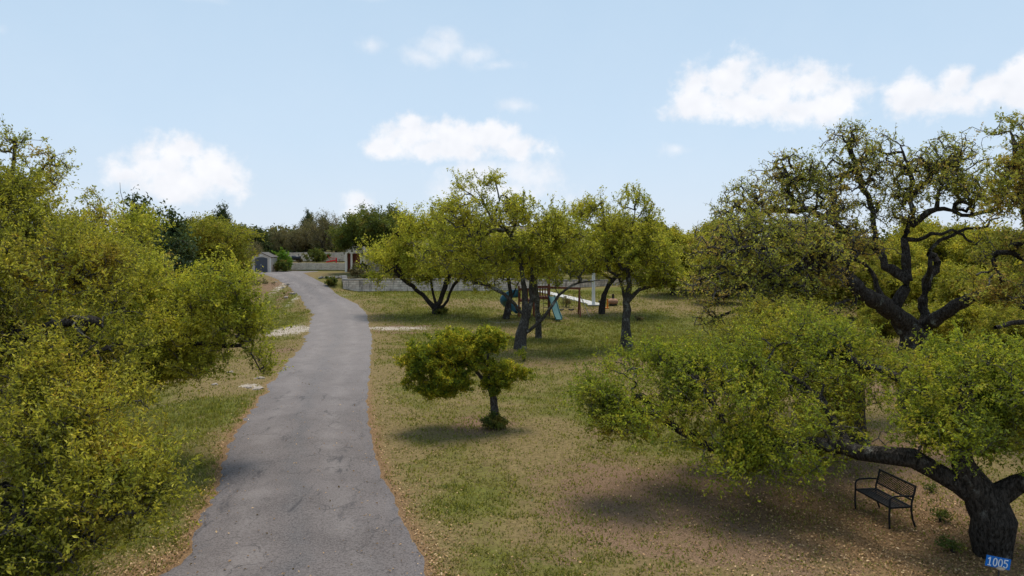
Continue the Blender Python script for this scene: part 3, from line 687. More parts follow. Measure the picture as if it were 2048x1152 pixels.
def trees():
    g = lambda px, Y: np.array([(px - 1024) / F * Y, Y, GZ((px - 1024) / F * Y, Y)])
    # --- bench oak, near right
    b = g(1985, 13.8)
    make_tree('live_oak_tree', 'near gnarled live oak with a thick forked trunk beside the black bench', b,
        [LB((1983, 1070, 13.8), (1976, 1040, 13.8), (1972, 1005, 13.8), r=(.29, .39)), LB((1955, 1005, 13.8), (1915, 965, 13.9), (1870, 935, 14.0), (1815, 915, 14.1), (1765, 906, 14.3), (1720, 905, 14.7), (1660, 890, 15.2), (1560, 900, 15.8), (1460, 905, 16.2), (1390, 880, 16.6), (1300, 820, 17), r=(.185, .02)),
         LB((1962, 1000, 13.8), (1935, 930, 13.8), (1922, 870, 14), (1930, 800, 14.4), (1960, 730, 15), r=(.27, .08)), LB((1990, 1005, 13.8), (2040, 970, 13.6), (2110, 945, 13.3), (2200, 860, 13.2), r=(.23, .10)),
         LB((1922, 870, 14), (1870, 810, 15), (1800, 760, 16), (1700, 715, 17), r=(.12, .03)), LB((1700, 895, 14.9), (1640, 800, 16), (1560, 740, 17), r=(.10, .03)), LB((1460, 905, 16.2), (1440, 830, 16.5), (1400, 760, 17), r=(.06, .02))],
        [E(1195, 805, 17, 80, 30, 1.0, 3.), E(1240, 840, 16.8, 70, 24, .9, 2.), E(1470, 930, 15.2, 80, 22, .8, 2.), E(1590, 930, 14.8, 70, 28, .7, 2.), E(1260, 740, 17.6, 70, 26, 1.2, 1.2), E(1350, 725, 18, 90, 34, 1.6, 1.2), E(1290, 835, 16.8, 90, 26, 1.1, 1.2), E(1400, 800, 17, 90, 34, 1.5), E(1480, 760, 17, 120, 50, 1.8), E(1380, 880, 16.2, 80, 24, 1.0, 1.2), E(1490, 885, 15.8, 80, 36, 1.0), E(1560, 730, 17.5, 140, 95, 1.8), E(1600, 880, 15.4, 110, 62, 1.2), E(1640, 695, 18, 100, 56, 1.5),
         E(1580, 940, 14.9, 60, 34, .7), E(1620, 800, 16.5, 110, 70, 1.3), E(1880, 735, 16, 100, 36, 1.2), E(1900, 790, 14.6, 120, 90, 1.3, 1.1), E(1990, 770, 14.3, 110, 120, 1.5, 1.1), E(1850, 860, 14.0, 60, 42, .6), E(2100, 800, 14, 120, 120, 2), E(1960, 880, 13.2, 90, 35, .6), E(1735, 870, 14.6, 45, 32, .5), E(1520, 1015, 14.8, 30, 14, .3, .6)],
        6600, M_leaf_green, M_bark_dark, .27, flare=.05, seed=3, twigs=3, leaves=18, twig_len=.42, leaf=(.068, .032), hug=.028, up=.45, gap=1.15, gth=.10, shell=.45)
    # --- big oak behind it
    b = g(1832, 26)
    Y = 26
    make_tree('live_oak_tree', 'largest live oak with dark contorted limbs and thin leaves against the sky', b,
        [LB((1830, 720, Y), (1828, 672, Y), r=(.5, .46)), LB((1815, 650, Y), (1770, 610, 25.5), (1725, 585, 25), (1692, 550, 25), (1640, 530, 25), (1570, 545, 24.5), (1490, 570, 24), (1430, 590, 24), r=(.32, .03)),
         LB((1845, 655, Y), (1895, 622, 25), (1940, 592, 24.6), (1990, 590, 24), (2060, 610, 23.5), r=(.27, .14)),
         LB((1800, 660, Y), (1790, 620, Y), (1812, 560, Y), (1808, 490, 26.3), (1826, 420, 26.5), (1822, 350, 27), (1800, 290, 27), r=(.2, .02)),
         LB((1848, 665, Y), (1850, 600, 26.4), (1850, 560, 26.6), (1872, 540, 26.8), (1872, 512, 27), (1858, 508, 27), r=(.22, .13)), LB((1850, 575, 26.5), (1855, 530, 26), (1860, 500, 26), r=(.12, .07)),
         LB((1800, 640, Y), (1762, 590, 26.5), (1745, 545, 27), (1710, 522, 27), (1670, 530, 27), r=(.15, .04)),
         LB((1812, 560, Y), (1770, 530, 26.6), (1755, 500, 27), (1700, 470, 27), (1640, 430, 27.5), (1590, 420, 28), (1500, 430, 28), r=(.16, .02)),
         LB((1826, 450, 26.5), (1875, 415, 26), (1920, 430, 26), (1965, 425, 25.5), (2040, 400, 25), r=(.11, .012)), LB((1835, 480, 26.3), (1880, 462, 25.5), (1925, 470, 25.5), (1965, 500, 25), r=(.08, .03)),
         LB((1750, 490, 27), (1745, 420, 27), (1715, 340, 27.5), (1695, 285, 27.5), r=(.085, .012)), LB((1595, 430, 28), (1575, 370, 28), (1562, 320, 28), r=(.05, .01)), LB((1822, 400, 26.6), (1870, 340, 26.5), (1920, 320, 26.5), r=(.09, .02)),
         LB((1640, 530, 25), (1560, 500, 24.5), (1480, 500, 24), (1440, 520, 24), r=(.09, .02)), LB((1640, 545, 25), (1590, 570, 24.6), (1520, 560, 24.2), (1440, 545, 24), (1400, 560, 24), r=(.09, .02)), LB((1700, 470, 27), (1650, 490, 26), (1580, 470, 25.4), (1510, 480, 25), (1460, 470, 25), r=(.09, .015)), LB((1570, 545, 24.5), (1520, 600, 24), (1450, 630, 24), (1410, 650, 24), r=(.06, .02)), LB((1880, 480, 26), (1950, 455, 26), (2000, 435, 26), r=(.07, .03))],
        [E(1705, 285, 27.5, 62, 42, 1.4, .9), E(1740, 330, 27, 80, 40, 1.6, .8), E(1562, 350, 28, 52, 55, 1.3, .7), E(1600, 380, 28, 80, 45, 1.8, .8), E(1850, 340, 27, 110, 50, 2.2, .8), E(1930, 325, 26, 60, 36, 1.5, .7), E(1470, 430, 27, 62, 40, 1.8, .8), E(1540, 440, 27, 100, 50, 2.2, .9),
         E(1670, 420, 27, 90, 55, 2, .9), E(1810, 390, 27, 90, 40, 2, .8), E(1460, 510, 24.5, 90, 60, 2, 1.5), E(1570, 500, 24.5, 130, 60, 2, 1.5), E(1500, 460, 25.5, 80, 40, 2, 1.2), E(1640, 470, 25.5, 90, 50, 2, 1.2), E(1900, 365, 26, 100, 50, 2, .9), E(1640, 350, 27.5, 80, 50, 1.8, .9), E(1775, 295, 27, 50, 40, 1.4, .8), E(1500, 395, 28, 60, 40, 1.6, .8), E(1905, 300, 26.5, 60, 34, 1.5, .7), E(1700, 500, 26, 80, 34, 1.6, .9), E(1420, 570, 24, 60, 50, 1.3, .9), E(1530, 590, 24, 110, 50, 1.5, 1.3), E(1640, 560, 24.5, 60, 40, 1.2, 1.),
         E(1960, 390, 25.5, 60, 50, 1.5, .7), E(1800, 430, 26, 40, 26, 1.2, .5), E(1650, 620, 24.5, 80, 30, 1.2, .6), E(1430, 640, 24, 60, 26, 1., .5), E(1990, 500, 25, 50, 36, 1.2, .7)],
        5800, M_leaf_sparse, M_bark, .55, seed=5, seg=.26, gap=1.1, gth=-.08, twigs=3, leaves=7, twig_len=.26, leaf=(.078, .042), hug=.04, tip_r=.012, sparse=.5, wig=.07, wiggle=.2, thick=.03, up=.2)
    # --- right edge oak
    make_tree('live_oak_tree', 'tall live oak reaching in from the right edge above the street number sign', g(2200, 23),
        [LB((2200, 760, 23), (2160, 650, 23), (2110, 560, 23), (2070, 470, 23), (2045, 380, 23), (2030, 290, 23), r=(.36, .04)), LB((2110, 560, 23), (2050, 520, 22.5), (1995, 505, 22.5), r=(.12, .03)), LB((2160, 650, 23), (2060, 640, 21), (1990, 655, 20.5), r=(.16, .06))],
        [E(2030, 250, 23, 36, 30, .9), E(2045, 310, 23, 60, 40, 1.2), E(2010, 350, 22.5, 44, 34, 1.), E(2060, 400, 22.5, 90, 50, 1.4), E(2040, 480, 22.5, 70, 50, 1.4), E(2080, 560, 22, 110, 60, 2), E(2010, 590, 22, 60, 36, 1.2), E(2150, 350, 23, 120, 120, 2)],
        1500, M_leaf_sparse, M_bark_dark, .4, seed=8, twigs=4, leaves=13, twig_len=.28, leaf=(.08, .042), tip_r=.009, sparse=.4, wig=.06, wiggle=.18)
    # --- mossy trunk tree in the middle of the right mass
    make_tree('live_oak_tree', 'short shaggy oak with a moss covered trunk left of the bench oak', g(1712, 21.5),
        [LB((1712, 850, 21.5), (1708, 780, 21.4), (1690, 720, 21), (1640, 680, 20.5), r=(.26, .14)), LB((1708, 790, 21.4), (1600, 740, 20), (1500, 730, 20), r=(.12, .04)), LB((1700, 745, 21.2), (1780, 720, 21), (1840, 735, 21), r=(.1, .02))],
        [E(1500, 700, 20, 110, 45, 1.5), E(1600, 670, 20.5, 110, 50, 1.6), E(1700, 722, 20.5, 90, 40, 1.5), E(1480, 760, 19.5, 90, 40, 1.3), E(1650, 750, 20, 80, 50, 1.3, .8), E(1820, 745, 20.5, 60, 26, 1.2), E(1560, 640, 21.5, 80, 30, 1.2), E(1670, 840, 19.5, 60, 40, 1, .6), E(1390, 740, 20, 60, 40, 1.2)],
        2700, M_leaf_olive, M_bark, .3, seed=11, twigs=3, leaves=18, twig_len=.45, leaf=(.072, .036), hug=.035, gap=1.0, gth=.0, up=.6)
    # --- left foreground oak
    make_tree('live_oak_tree', 'large yellow green oak hanging into the left foreground', np.array([-12.4, 13.5, 0]),
        [LB((-340, 800, 13.5), (-250, 760, 13.3), r=(.42, .34)), LB((-250, 760, 13.3), (-100, 740, 12.8), (0, 700, 12.4), (60, 672, 12.2), (110, 652, 12), (180, 640, 12), r=(.20, .05)), LB((-250, 760, 13.3), (-150, 820, 12), (-20, 860, 11.2), (120, 880, 10.8), (230, 950, 10.5), r=(.17, .03)),
         LB((-300, 780, 13.4), (-200, 600, 14), (-60, 480, 14.5), (20, 400, 15), (40, 350, 15), r=(.17, .01)), LB((-150, 820, 12), (-60, 960, 10.5), (60, 1040, 10), (180, 1080, 9.8), r=(.12, .02)), LB((-60, 480, 14.5), (80, 520, 14), (160, 560, 13.5), r=(.09, .02))],
        [E(60, 870, 11, 170, 75, 1.3), E(180, 930, 10.6, 120, 60, 1.), E(110, 1020, 10.2, 160, 80, 1.), E(250, 980, 10.2, 75, 60, .8), E(150, 1110, 9.9, 150, 50, .9), E(300, 1000, 10.2, 40, 40, .5), E(0, 1080, 9.8, 120, 120, 1.2), E(60, 760, 11.8, 160, 70, 1.3), E(190, 820, 11.2, 90, 40, .9),
         E(60, 600, 13, 160, 90, 1.6), E(150, 540, 13.5, 90, 70, 1.2), E(20, 480, 14.3, 110, 70, 1.5), E(0, 390, 15, 90, 50, 1.2), E(160, 680, 12.4, 120, 60, 1.2), E(-150, 700, 13, 200, 250, 2.5, .6)],
        7400, M_leaf_yg, M_bark_dark, .46, seed=21, twigs=3, leaves=20, twig_len=.46, leaf=(.062, .026), hug=.026, up=.9, gap=1.2, gth=.09, shell=.36)
    make_tree('live_oak_tree', 'thin brown leaved oak top rising highest behind the left foreground oak', np.array([-13.3, 17.5, 0]),
        [LB((-110, 800, 17.5), (-80, 600, 17.5), (-20, 450, 17.5), (20, 340, 17.5), (30, 290, 17.5), r=(.16, .006)), LB((-20, 450, 17.5), (60, 370, 17.5), (110, 310, 17.5), r=(.03, .006)), LB((-20, 420, 17.5), (60, 400, 17.5), (110, 370, 17.5), r=(.03, .006))],
        [E(20, 290, 17.5, 34, 34, .8), E(80, 310, 17.5, 46, 28, .9), E(100, 350, 17.5, 36, 34, .9), E(40, 370, 17.5, 60, 50, 1.2), E(-50, 380, 17.5, 80, 90, 1.5), E(-10, 260, 17.5, 24, 18, .6)],
        420, M_leaf_sparse, M_bark, .24, seed=22, twigs=3, leaves=10, twig_len=.22, leaf=(.06, .032), sparse=.4, hug=.03)
    # --- left middle oak with the long low branch
    make_tree('live_oak_tree', 'yellow green oak trailing a low branch towards the driveway', g(170, 21),
        [LB((170, 850, 21), (195, 760, 21), (225, 680, 20.8), (245, 590, 20.6), (258, 500, 20.6), r=(.24, .04)), LB((195, 760, 21), (300, 700, 20.5), (400, 685, 20), (450, 690, 20), (500, 700, 20), (520, 740, 20), r=(.12, .02)), LB((225, 690, 20.8), (340, 640, 20.4), (430, 590, 20), (470, 560, 20), r=(.10, .02)), LB((200, 740, 21), (100, 640, 21), (60, 560, 21), r=(.12, .03))],
        [E(250, 540, 20.6, 70, 80, 1.6), E(310, 600, 20.5, 95, 70, 1.6), E(400, 640, 20.2, 95, 55, 1.6), E(450, 580, 20, 52, 48, 1.1), E(480, 650, 20, 62, 42, 1.2), E(300, 700, 20.3, 150, 60, 1.8), E(180, 640, 21, 120, 90, 1.8), E(495, 705, 20, 50, 30, .8, 3.), E(515, 735, 20, 20, 26, .4, 3.), E(270, 460, 20.8, 34, 34, .9, .6), E(120, 520, 21.5, 90, 80, 1.6), E(390, 740, 20, 60, 26, .9), E(240, 780, 19.5, 100, 40, 1.4), E(320, 750, 20, 70, 30, 1.2), E(520, 620, 20, 28, 30, .6)],
        3700, M_leaf_mid, M_bark, .27, seed=24, twigs=3, leaves=22, twig_len=.5, leaf=(.078, .034), hug=.032, up=1.2, gap=1.1, gth=.06, shell=.36)
    make_tree('live_oak_tree', 'brownish oak with bare upright shoots between left oaks and dark cedars', g(215, 27),
        [LB((215, 700, 27), (210, 560, 27), (205, 440, 27), (200, 400, 27), r=(.16, .01)), LB((212, 560, 27), (245, 460, 27), (240, 365, 27), r=(.05, .007)), LB((212, 560, 27), (280, 470, 27), (300, 400, 27), r=(.05, .007)), LB((260, 480, 27), (275, 430, 27), (268, 385, 27), r=(.02, .006))],
        [E(185, 410, 27, 32, 32, 1), E(205, 460, 27, 60, 44, 1.5), E(250, 430, 27, 30, 40, .9, .6), E(150, 480, 27, 70, 60, 1.5), E(300, 450, 27, 20, 40, .6, .4), E(240, 540, 27, 110, 60, 2)],
        650, M_leaf_sparse, M_bark, .24, seed=26, twigs=3, leaves=13, twig_len=.36, leaf=(.085, .045), sparse=.3)
    # --- small golden tree
    make_tree('ornamental_tree', 'small lopsided golden green tree on the lawn beside the driveway', ground_at(990, 855),
        [LB((990, 830, 23.7), (987, 800, 23.7), (982, 775, 23.7), r=(.12, .10)), LB((984, 785, 23.7), (955, 745, 23.7), (930, 725, 23.7), (890, 700, 23.6), r=(.07, .02)), LB((982, 775, 23.7), (975, 730, 23.7), (978, 690, 23.7), r=(.06, .015)), LB((984, 785, 23.7), (1010, 755, 23.7), (1040, 745, 23.7), r=(.03, .01))],
        [E(872, 735, 23.6, 66, 56, 1.05, 2.4), E(905, 695, 23.7, 56, 34, .9, 2.2), E(940, 740, 23.7, 50, 36, .8, 1.), E(975, 685, 23.7, 36, 22, .6, 2.0), E(850, 720, 23.5, 36, 34, .6, 2.), E(905, 765, 23.4, 46, 24, .6, 2.), E(945, 700, 23.7, 34, 22, .6, 1.5), E(1000, 740, 23.7, 36, 24, .5, 1.6), E(1040, 748, 23.7, 26, 18, .4, 1.6), E(1000, 765, 23.6, 30, 14, .4, 1.4), E(978, 675, 23.7, 36, 20, .6, 3.), E(925, 690, 23.7, 40, 24, .7, 2.), E(880, 785, 23.4, 36, 12, .5, 1.5), E(990, 775, 23.6, 24, 16, .4, 1.2)],
        2700, M_gold, M_bark_grey, .12, seed=31, gap=.45, gth=-.1,  seg=.14, twigs=5, leaves=14, twig_len=.12, leaf=(.055, .034), hug=.03, wig=.012, tip_r=.004, thick=.012, shell=.3, up=.5, min_z=.6)
    # --- middle oaks
    make_tree('live_oak_tree', 'leaning two stemmed oak in the middle of the lawn in front of the playset', g(1040, 42),
        [LB((1042, 670, 42), (1050, 640, 42), r=(.29, .26)), LB((1048, 650, 42), (1050, 610, 42), (1045, 560, 42), (1035, 500, 42), (1010, 460, 42), (985, 440, 42), (965, 400, 42), r=(.17, .02)), LB((1052, 650, 42), (1062, 600, 42), (1065, 540, 42), (1080, 510, 42), (1090, 480, 42), r=(.16, .03)),
         LB((1045, 675, 42), (1075, 650, 41.6), (1105, 610, 41), (1130, 580, 41), (1160, 565, 41), (1200, 560, 41), r=(.12, .03)), LB((1040, 520, 42), (1000, 520, 41.5), (960, 515, 41), r=(.09, .03)), LB((1010, 460, 42), (970, 465, 41.5), (930, 480, 41), r=(.09, .03)), LB((985, 440, 42), (1000, 400, 42), (990, 360, 42), r=(.06, .02)),
         LB((1048, 630, 42), (1010, 590, 41), (980, 570, 41), (950, 565, 41), r=(.1, .03))],
        [E(935, 375, 42, 34, 24, 1, .8), E(975, 365, 42, 30, 20, 1, .7), E(960, 425, 42, 80, 36, 2.2), E(1020, 420, 42, 52, 36, 1.8, .9), E(900, 450, 42, 60, 45, 2.2), E(960, 480, 42, 90, 50, 2.8), E(1050, 480, 42, 80, 50, 2.6), E(1110, 450, 42, 60, 46, 2, .9), E(1130, 500, 42, 62, 46, 2.4), E(900, 520, 41.5, 70, 45, 2.2), E(970, 545, 41.5, 50, 34, 1.8), E(1080, 540, 41.5, 80, 36, 2), E(1160, 540, 41, 50, 28, 1.6), E(940, 570, 41, 30, 18, 1, .7)],
        3300, M_leaf_mid, M_bark_grey, .30, seed=33, gap=1.5, gth=.07, seg=.4, up=.9, twigs=3, leaves=15, twig_len=.5, leaf=(.11, .058), hug=.05, tip_r=.012, sparse=.2, wig=.07)
    make_tree('live_oak_tree', 'upright oak with a pale forked trunk standing right of the playset', g(1253, 43.5),
        [LB((1252, 660, 43.5), (1254, 620, 43.5), (1252, 605, 43.5), r=(.23, .22)), LB((1252, 605, 43.5), (1245, 575, 43.5), (1235, 555, 43.5), (1215, 540, 43.5), r=(.12, .04)), LB((1254, 605, 43.5), (1258, 570, 43.5), (1255, 520, 43.5), (1262, 470, 43.5), (1270, 420, 43.5), r=(.17, .03)), LB((1258, 600, 43.5), (1280, 580, 43.3), (1305, 570, 43.2), (1330, 565, 43), r=(.13, .05)), LB((1245, 540, 43.5), (1215, 480, 43.5), (1205, 420, 43.5), (1200, 390, 43.5), r=(.09, .02))],
        [E(1265, 410, 43.5, 34, 30, 1.4, 1.2), E(1275, 455, 43.5, 46, 45, 2), E(1190, 405, 43.5, 30, 24, 1, .5), E(1200, 455, 43.5, 52, 40, 1.8, .8), E(1160, 430, 43.5, 26, 22, 1, .5), E(1250, 510, 43.5, 90, 46, 2.8), E(1190, 520, 43.2, 52, 40, 2), E(1310, 520, 43.3, 46, 40, 2), E(1290, 560, 43, 60, 24, 1.6), E(1340, 550, 43, 34, 34, 1.4)],
        2700, M_leaf_mid, M_bark_grey, .3, seed=35, gap=1.5, gth=.07, seg=.4, up=.9, twigs=3, leaves=15, twig_len=.5, leaf=(.11, .058), hug=.05, tip_r=.011, sparse=.2, wig=.06)
    b = ground_at(872, 628); Yb = b[1]
    make_tree('live_oak_tree', 'spreading yellow green oak with several dark stems before the stone wall', b,
        [LB((872, 618, Yb), (873, 612, Yb), r=(.26, .24)), LB((868, 616, Yb), (845, 590, Yb), (815, 565, Yb), (790, 545, Yb), r=(.15, .04)), LB((872, 614, Yb), (866, 590, Yb), (862, 560, Yb), r=(.12, .05)), LB((876, 614, Yb), (885, 590, Yb), (895, 560, Yb), (905, 540, Yb), r=(.14, .04)), LB((876, 620, Yb), (895, 600, Yb), (905, 570, Yb), (940, 540, Yb), r=(.15, .04))],
        [E(790, 520, Yb, 60, 34, 2.5), E(850, 500, Yb, 80, 50, 3), E(850, 445, Yb, 60, 34, 2.5), E(900, 480, Yb, 60, 45, 3), E(770, 555, Yb - 1, 44, 16, 1.5), E(930, 520, Yb, 44, 40, 2.5), E(840, 550, Yb - 1, 70, 20, 2), E(905, 430, Yb, 34, 24, 2, .8), E(760, 500, Yb, 34, 24, 1.5, .7)],
        2200, M_leaf_mid, M_bark_dark, .3, seed=37, gap=1.9, gth=.0, seg=.5, up=.8, twigs=3, leaves=14, twig_len=.6, leaf=(.15, .08), hug=.12, tip_r=.014, sides=.99, wig=.06)
    # playset trees
    b = ground_at(1012, 638)
    make_tree('live_oak_tree', 'pair of slim leaning stems carrying one oak crown left of the playset', b,
        [LB((1015, 615, b[1]), (1022, 590, b[1]), (1015, 550, b[1]), (1010, 500, b[1]), r=(.17, .05)), LB((1020, 628, b[1] - 2), (1022, 600, b[1]), (1040, 560, b[1]), r=(.15, .04))],
        [E(1000, 500, b[1], 60, 50, 3), E(1050, 520, b[1], 50, 34, 2.5), E(970, 530, b[1], 40, 34, 2)], 600, M_leaf_mid, M_bark, .22, seed=39, seg=.5, twigs=4, leaves=14, twig_len=.6, leaf=(.16, .085), hug=.12, tip_r=.014, sides=.99)
    b = g(1077, 48)
    make_tree('live_oak_tree', 'oak on a straight dark stem directly in front of the playset tower', b,
        [LB((1077, 640, 48), (1074, 600, 48), (1070, 560, 48), (1080, 520, 48), r=(.17, .06)), LB((1074, 610, 48), (1062, 590, 48), (1060, 560, 48), r=(.1, .05))],
        [E(1080, 500, 48, 60, 44, 2.5), E(1120, 480, 48, 46, 50, 2), E(1060, 540, 48, 44, 20, 1.8)], 800, M_leaf_mid, M_bark_grey, .19, seed=41, seg=.5, twigs=4, leaves=13, twig_len=.5, leaf=(.13, .07), hug=.1, tip_r=.012, sides=.99)
    b = ground_at(1203, 628)
    make_tree('live_oak_tree', 'curved dark oak stem leaning right beside the white pole', b,
        [LB((1204, 615, b[1]), (1208, 590, b[1]), (1218, 570, b[1]), (1232, 552, b[1]), (1225, 520, b[1]), r=(.22, .06)), LB((1228, 560, b[1]), (1195, 545, b[1]), (1160, 548, b[1]), r=(.12, .04)), LB((1230, 555, b[1]), (1270, 540, b[1]), r=(.1, .04))],
        [E(1220, 500, b[1], 80, 44, 3), E(1180, 525, b[1], 50, 22, 2), E(1280, 500, b[1], 60, 40, 2.5), E(1230, 460, b[1], 50, 30, 2)], 1000, M_leaf_mid, M_bark_dark, .24, seed=43, seg=.5, twigs=4, leaves=14, twig_len=.6, leaf=(.15, .08), hug=.12, tip_r=.014, sides=.99)
    # house oak
    b = g(775, 84)
    make_tree('live_oak_tree', 'dark green oak with wispy upright shoots over the garage', b,
        [LB((775, 540, 84), (765, 510, 84), (745, 490, 84), (715, 490, 84), r=(.3, .08)), LB((765, 510, 84), (770, 470, 84), (760, 430, 84), r=(.2, .04)), LB((770, 515, 84), (800, 480, 84), r=(.2, .04))],
        [E(735, 450, 84, 52, 24, 4), E(700, 470, 84, 36, 20, 3), E(790, 460, 84, 55, 34, 4), E(740, 480, 84, 50, 14, 3), E(690, 488, 84, 22, 12, 2), E(728, 425, 84, 8, 14, 1.2, .7), E(755, 428, 84, 8, 18, 1.2, .7), E(780, 425, 84, 12, 12, 1.5, .7), E(705, 445, 84, 8, 12, 1, .6)],
        1300, M_mid, M_bark_dark, .36, seed=45, seg=.7, twigs=4, leaves=14, twig_len=.7, leaf=(.2, .1), hug=.16, tip_r=.018, sides=.99)
    # round olive oak on the left
    b = g(420, 60)
    make_tree('live_oak_tree', 'rounded olive brown oak above the bank left of the driveway', b,
        [LB((420, 560, 60), (425, 530, 60), (420, 490, 60), r=(.26, .08)), LB((425, 540, 60), (460, 510, 60), r=(.12, .04)), LB((425, 540, 60), (380, 510, 60), r=(.12, .04))],
        [E(420, 480, 60, 80, 40, 4), E(380, 510, 60, 50, 40, 3), E(452, 510, 60, 42, 40, 3), E(420, 540, 60, 80, 26, 3)],
        1900, M_leaf_olive, M_bark, .3, seed=47, seg=.6, twigs=4, leaves=15, twig_len=.55, leaf=(.15, .08), hug=.13, tip_r=.014, sides=.99, shell=.35)
trees()

def shrub(name, label, loc, w, h, mat, n=160, leaf=(.08, .045), seed=1, group=None, leaves=16, cat='shrub', d=None):
    loc = np.array(loc, float); d = d or w
    return make_tree(name, label, loc, [[loc + np.array([0, 0, .02]), loc + np.array([0, 0, h * .3])]],
        [(loc + np.array([0, 0, h * .52]), (w * .5, d * .5, h * .5), 1.)], n, mat, M_bark, .05, cat, group, seed, seg=.15, tip_r=.005, twigs=4, twig_len=max(.08, h * .16),
        leaves=leaves, leaf=leaf, hug=.04, sides=.99, wig=.01, thick=.012, shell=.35, min_z=.03)

def background():
    g = lambda px, Y: np.array([(px - 1024) / F * Y, Y, GZ((px - 1024) / F * Y, Y)])
    o = np.zeros(3)
    def proto(kind, label, seed, group, n, mat, ells, limbs, leaf, loc, cat='tree', leaves=13, rr=.24):
        loc = np.array(loc, float)
        e = [(np.array(c) + loc, r_, w) for c, r_, w in ells]
        return make_tree(kind, label, loc, [[np.array(p) + loc for p in l] for l in limbs], e, n, mat, M_bark, rr, cat, group, seed, seg=.6, tip_r=.014, twigs=4, twig_len=.5, leaves=leaves, leaf=leaf, hug=.12, sides=.99, shell=.38)
    ced = []
    ced_e = [((0, 0, 1.6), (1.9, 1.9, 1.4), 1), ((.3, .2, 3.2), (1.5, 1.5, 1.3), 1), ((-.2, 0, 4.7), (1., 1., 1.2), 1), ((0, 0, 6.0), (.45, .45, .9), 1)]
    ced_e2 = [((0, 0, 1.5), (2.3, 2.3, 1.4), 1), ((-.6, .2, 3.2), (1.7, 1.7, 1.3), 1), ((.9, 0, 4.2), (1.1, 1.1, 1.1), 1), ((-.9, 0, 4.9), (.7, .7, .9), 1)]
    cl = [[(0, 0, .3), (0, 0, 3), (0, 0, 6)]]
    cl2 = [[(0, 0, .3), (0, 0, 2.5), (.6, 0, 4.6)], [(0, 0, 2.), (-.8, 0, 4.8)]]
    A = proto('cedar_tree', 'dark pointed cedar standing tallest behind the upper stone wall', 51, 'dark cedars beyond the terrace', 900, M_cedar, ced_e, cl, (.2, .09), g(619, 112))
    A.scale = (.85, .85, .95)
    B = proto('cedar_tree', 'broad dark cedar on the far left beyond the round olive oak', 53, 'dark cedars beyond the terrace', 900, M_cedar, ced_e2, cl2, (.2, .09), g(505, 104))
    oe = [((0, 0, 3.2), (2.6, 2.6, 1.6), 1), ((1.4, .3, 4.4), (1.6, 1.6, 1.2), 1), ((-1.3, 0, 4.2), (1.8, 1.8, 1.2), 1), ((.2, 0, 5.2), (1.3, 1.3, .9), 1), ((0, 0, 1.8), (2.2, 2.2, 1.1), .6)]
    ol = [[(0, 0, .3), (.1, 0, 1.6), (.4, .1, 3)], [(.1, 0, 1.6), (-1.2, 0, 3.2)], [(.3, .1, 2.4), (1.4, .4, 4)]]
    O1 = proto('live_oak_tree', 'yellow green oak on the far lawn edge just right of the pale forked oak', 55, 'oaks along the far side of the lawn', 1200, M_leaf_yg, oe, ol, (.18, .1), g(1345, 72))
    O2 = proto('live_oak_tree', 'olive oak behind the big contorted oak, seen below its left limbs', 57, 'oaks along the far side of the lawn', 1200, M_leaf_olive, oe, ol, (.18, .1), g(1560, 62))
    G1 = proto('bare_shrub_tree', 'grey brown budding tree rising over the middle of the upper stone wall', 59, 'grey brown budding trees beyond the terrace', 700, M_grey, oe, ol, (.13, .06), g(645, 106), leaves=9)
    D1 = proto('live_oak_tree', 'bright green oak top showing above the house roof', 61, 'oaks behind the house', 900, M_leaf_green, oe, ol, (.22, .12), g(830, 104))
    def z(px, Y, s=0): q = g(px, Y); q[2] -= s; return q
    # cedars
    for i, (px, Y, s, r_, p, lab) in enumerate([
        (470, 100, 1.05, 1.1, B, 'dark cedar just above the right shoulder of the round olive oak'), (440, 96, 1.2, 2.2, A, 'dark cedar crest behind the top of the round olive oak'), (395, 92, 1.15, 3.3, B, 'dark cedar crest peeking over the left of the round olive oak'),
        (535, 118, .95, .6, B, 'dark cedar above the grey storage shed roof'), (560, 116, .8, 2.0, A, 'dark cedar right of the shed between budding trees'), (590, 125, .85, 4.0, B, 'low dark cedar filling in left of the pointed cedar'),
        (650, 130, .9, 5.0, A, 'far dark cedar right of the pointed cedar'), (675, 122, .7, .3, B, 'dark cedar beside the left edge of the garage oak'), (345, 42, 1.12, .9, A, 'near dark cedar between the left oaks and the round olive oak'),
        (318, 40, 1.15, 2.6, B, 'dark cedar tight behind the left middle oak'), (365, 50, .66, 4.1, B, 'low dark cedar under the left side of the round olive oak'), (288, 46, 1.28, 5.5, A, 'dark cedar tip behind the bare upright shoots'), (375, 47, .62, 1.9, A, 'short pointed cedar in front of the round olive oak'),
        (240, 60, 1., 3., B, 'far left dark cedar mostly hidden by oak leaves'), (150, 70, 1.1, 1., A, 'leftmost dark cedar glimpsed through the foreground oak')]):
        copy_tree(p, z(px, Y), r_, s, lab, 'dark cedars beyond the terrace')
    for (px, Y, s, r_, lab) in [(590, 108, .62, 1., 'tan budding tree behind the black grill'), (612, 110, .78, 2.2, 'taller tan budding tree left of the pointed cedar'), (565, 110, .7, 3., 'grey twiggy tree right of the storage shed'), (672, 108, .75, 4., 'tan budding tree at the right end of the upper stone wall'),
        (505, 92, .6, 5., 'grey twiggy tree hanging over the shed roof from the left'), (482, 80, .5, .7, 'grey brown brushy tree left of the shed doors')]:
        copy_tree(G1, z(px, Y), r_, s, lab, 'grey brown budding trees beyond the terrace')
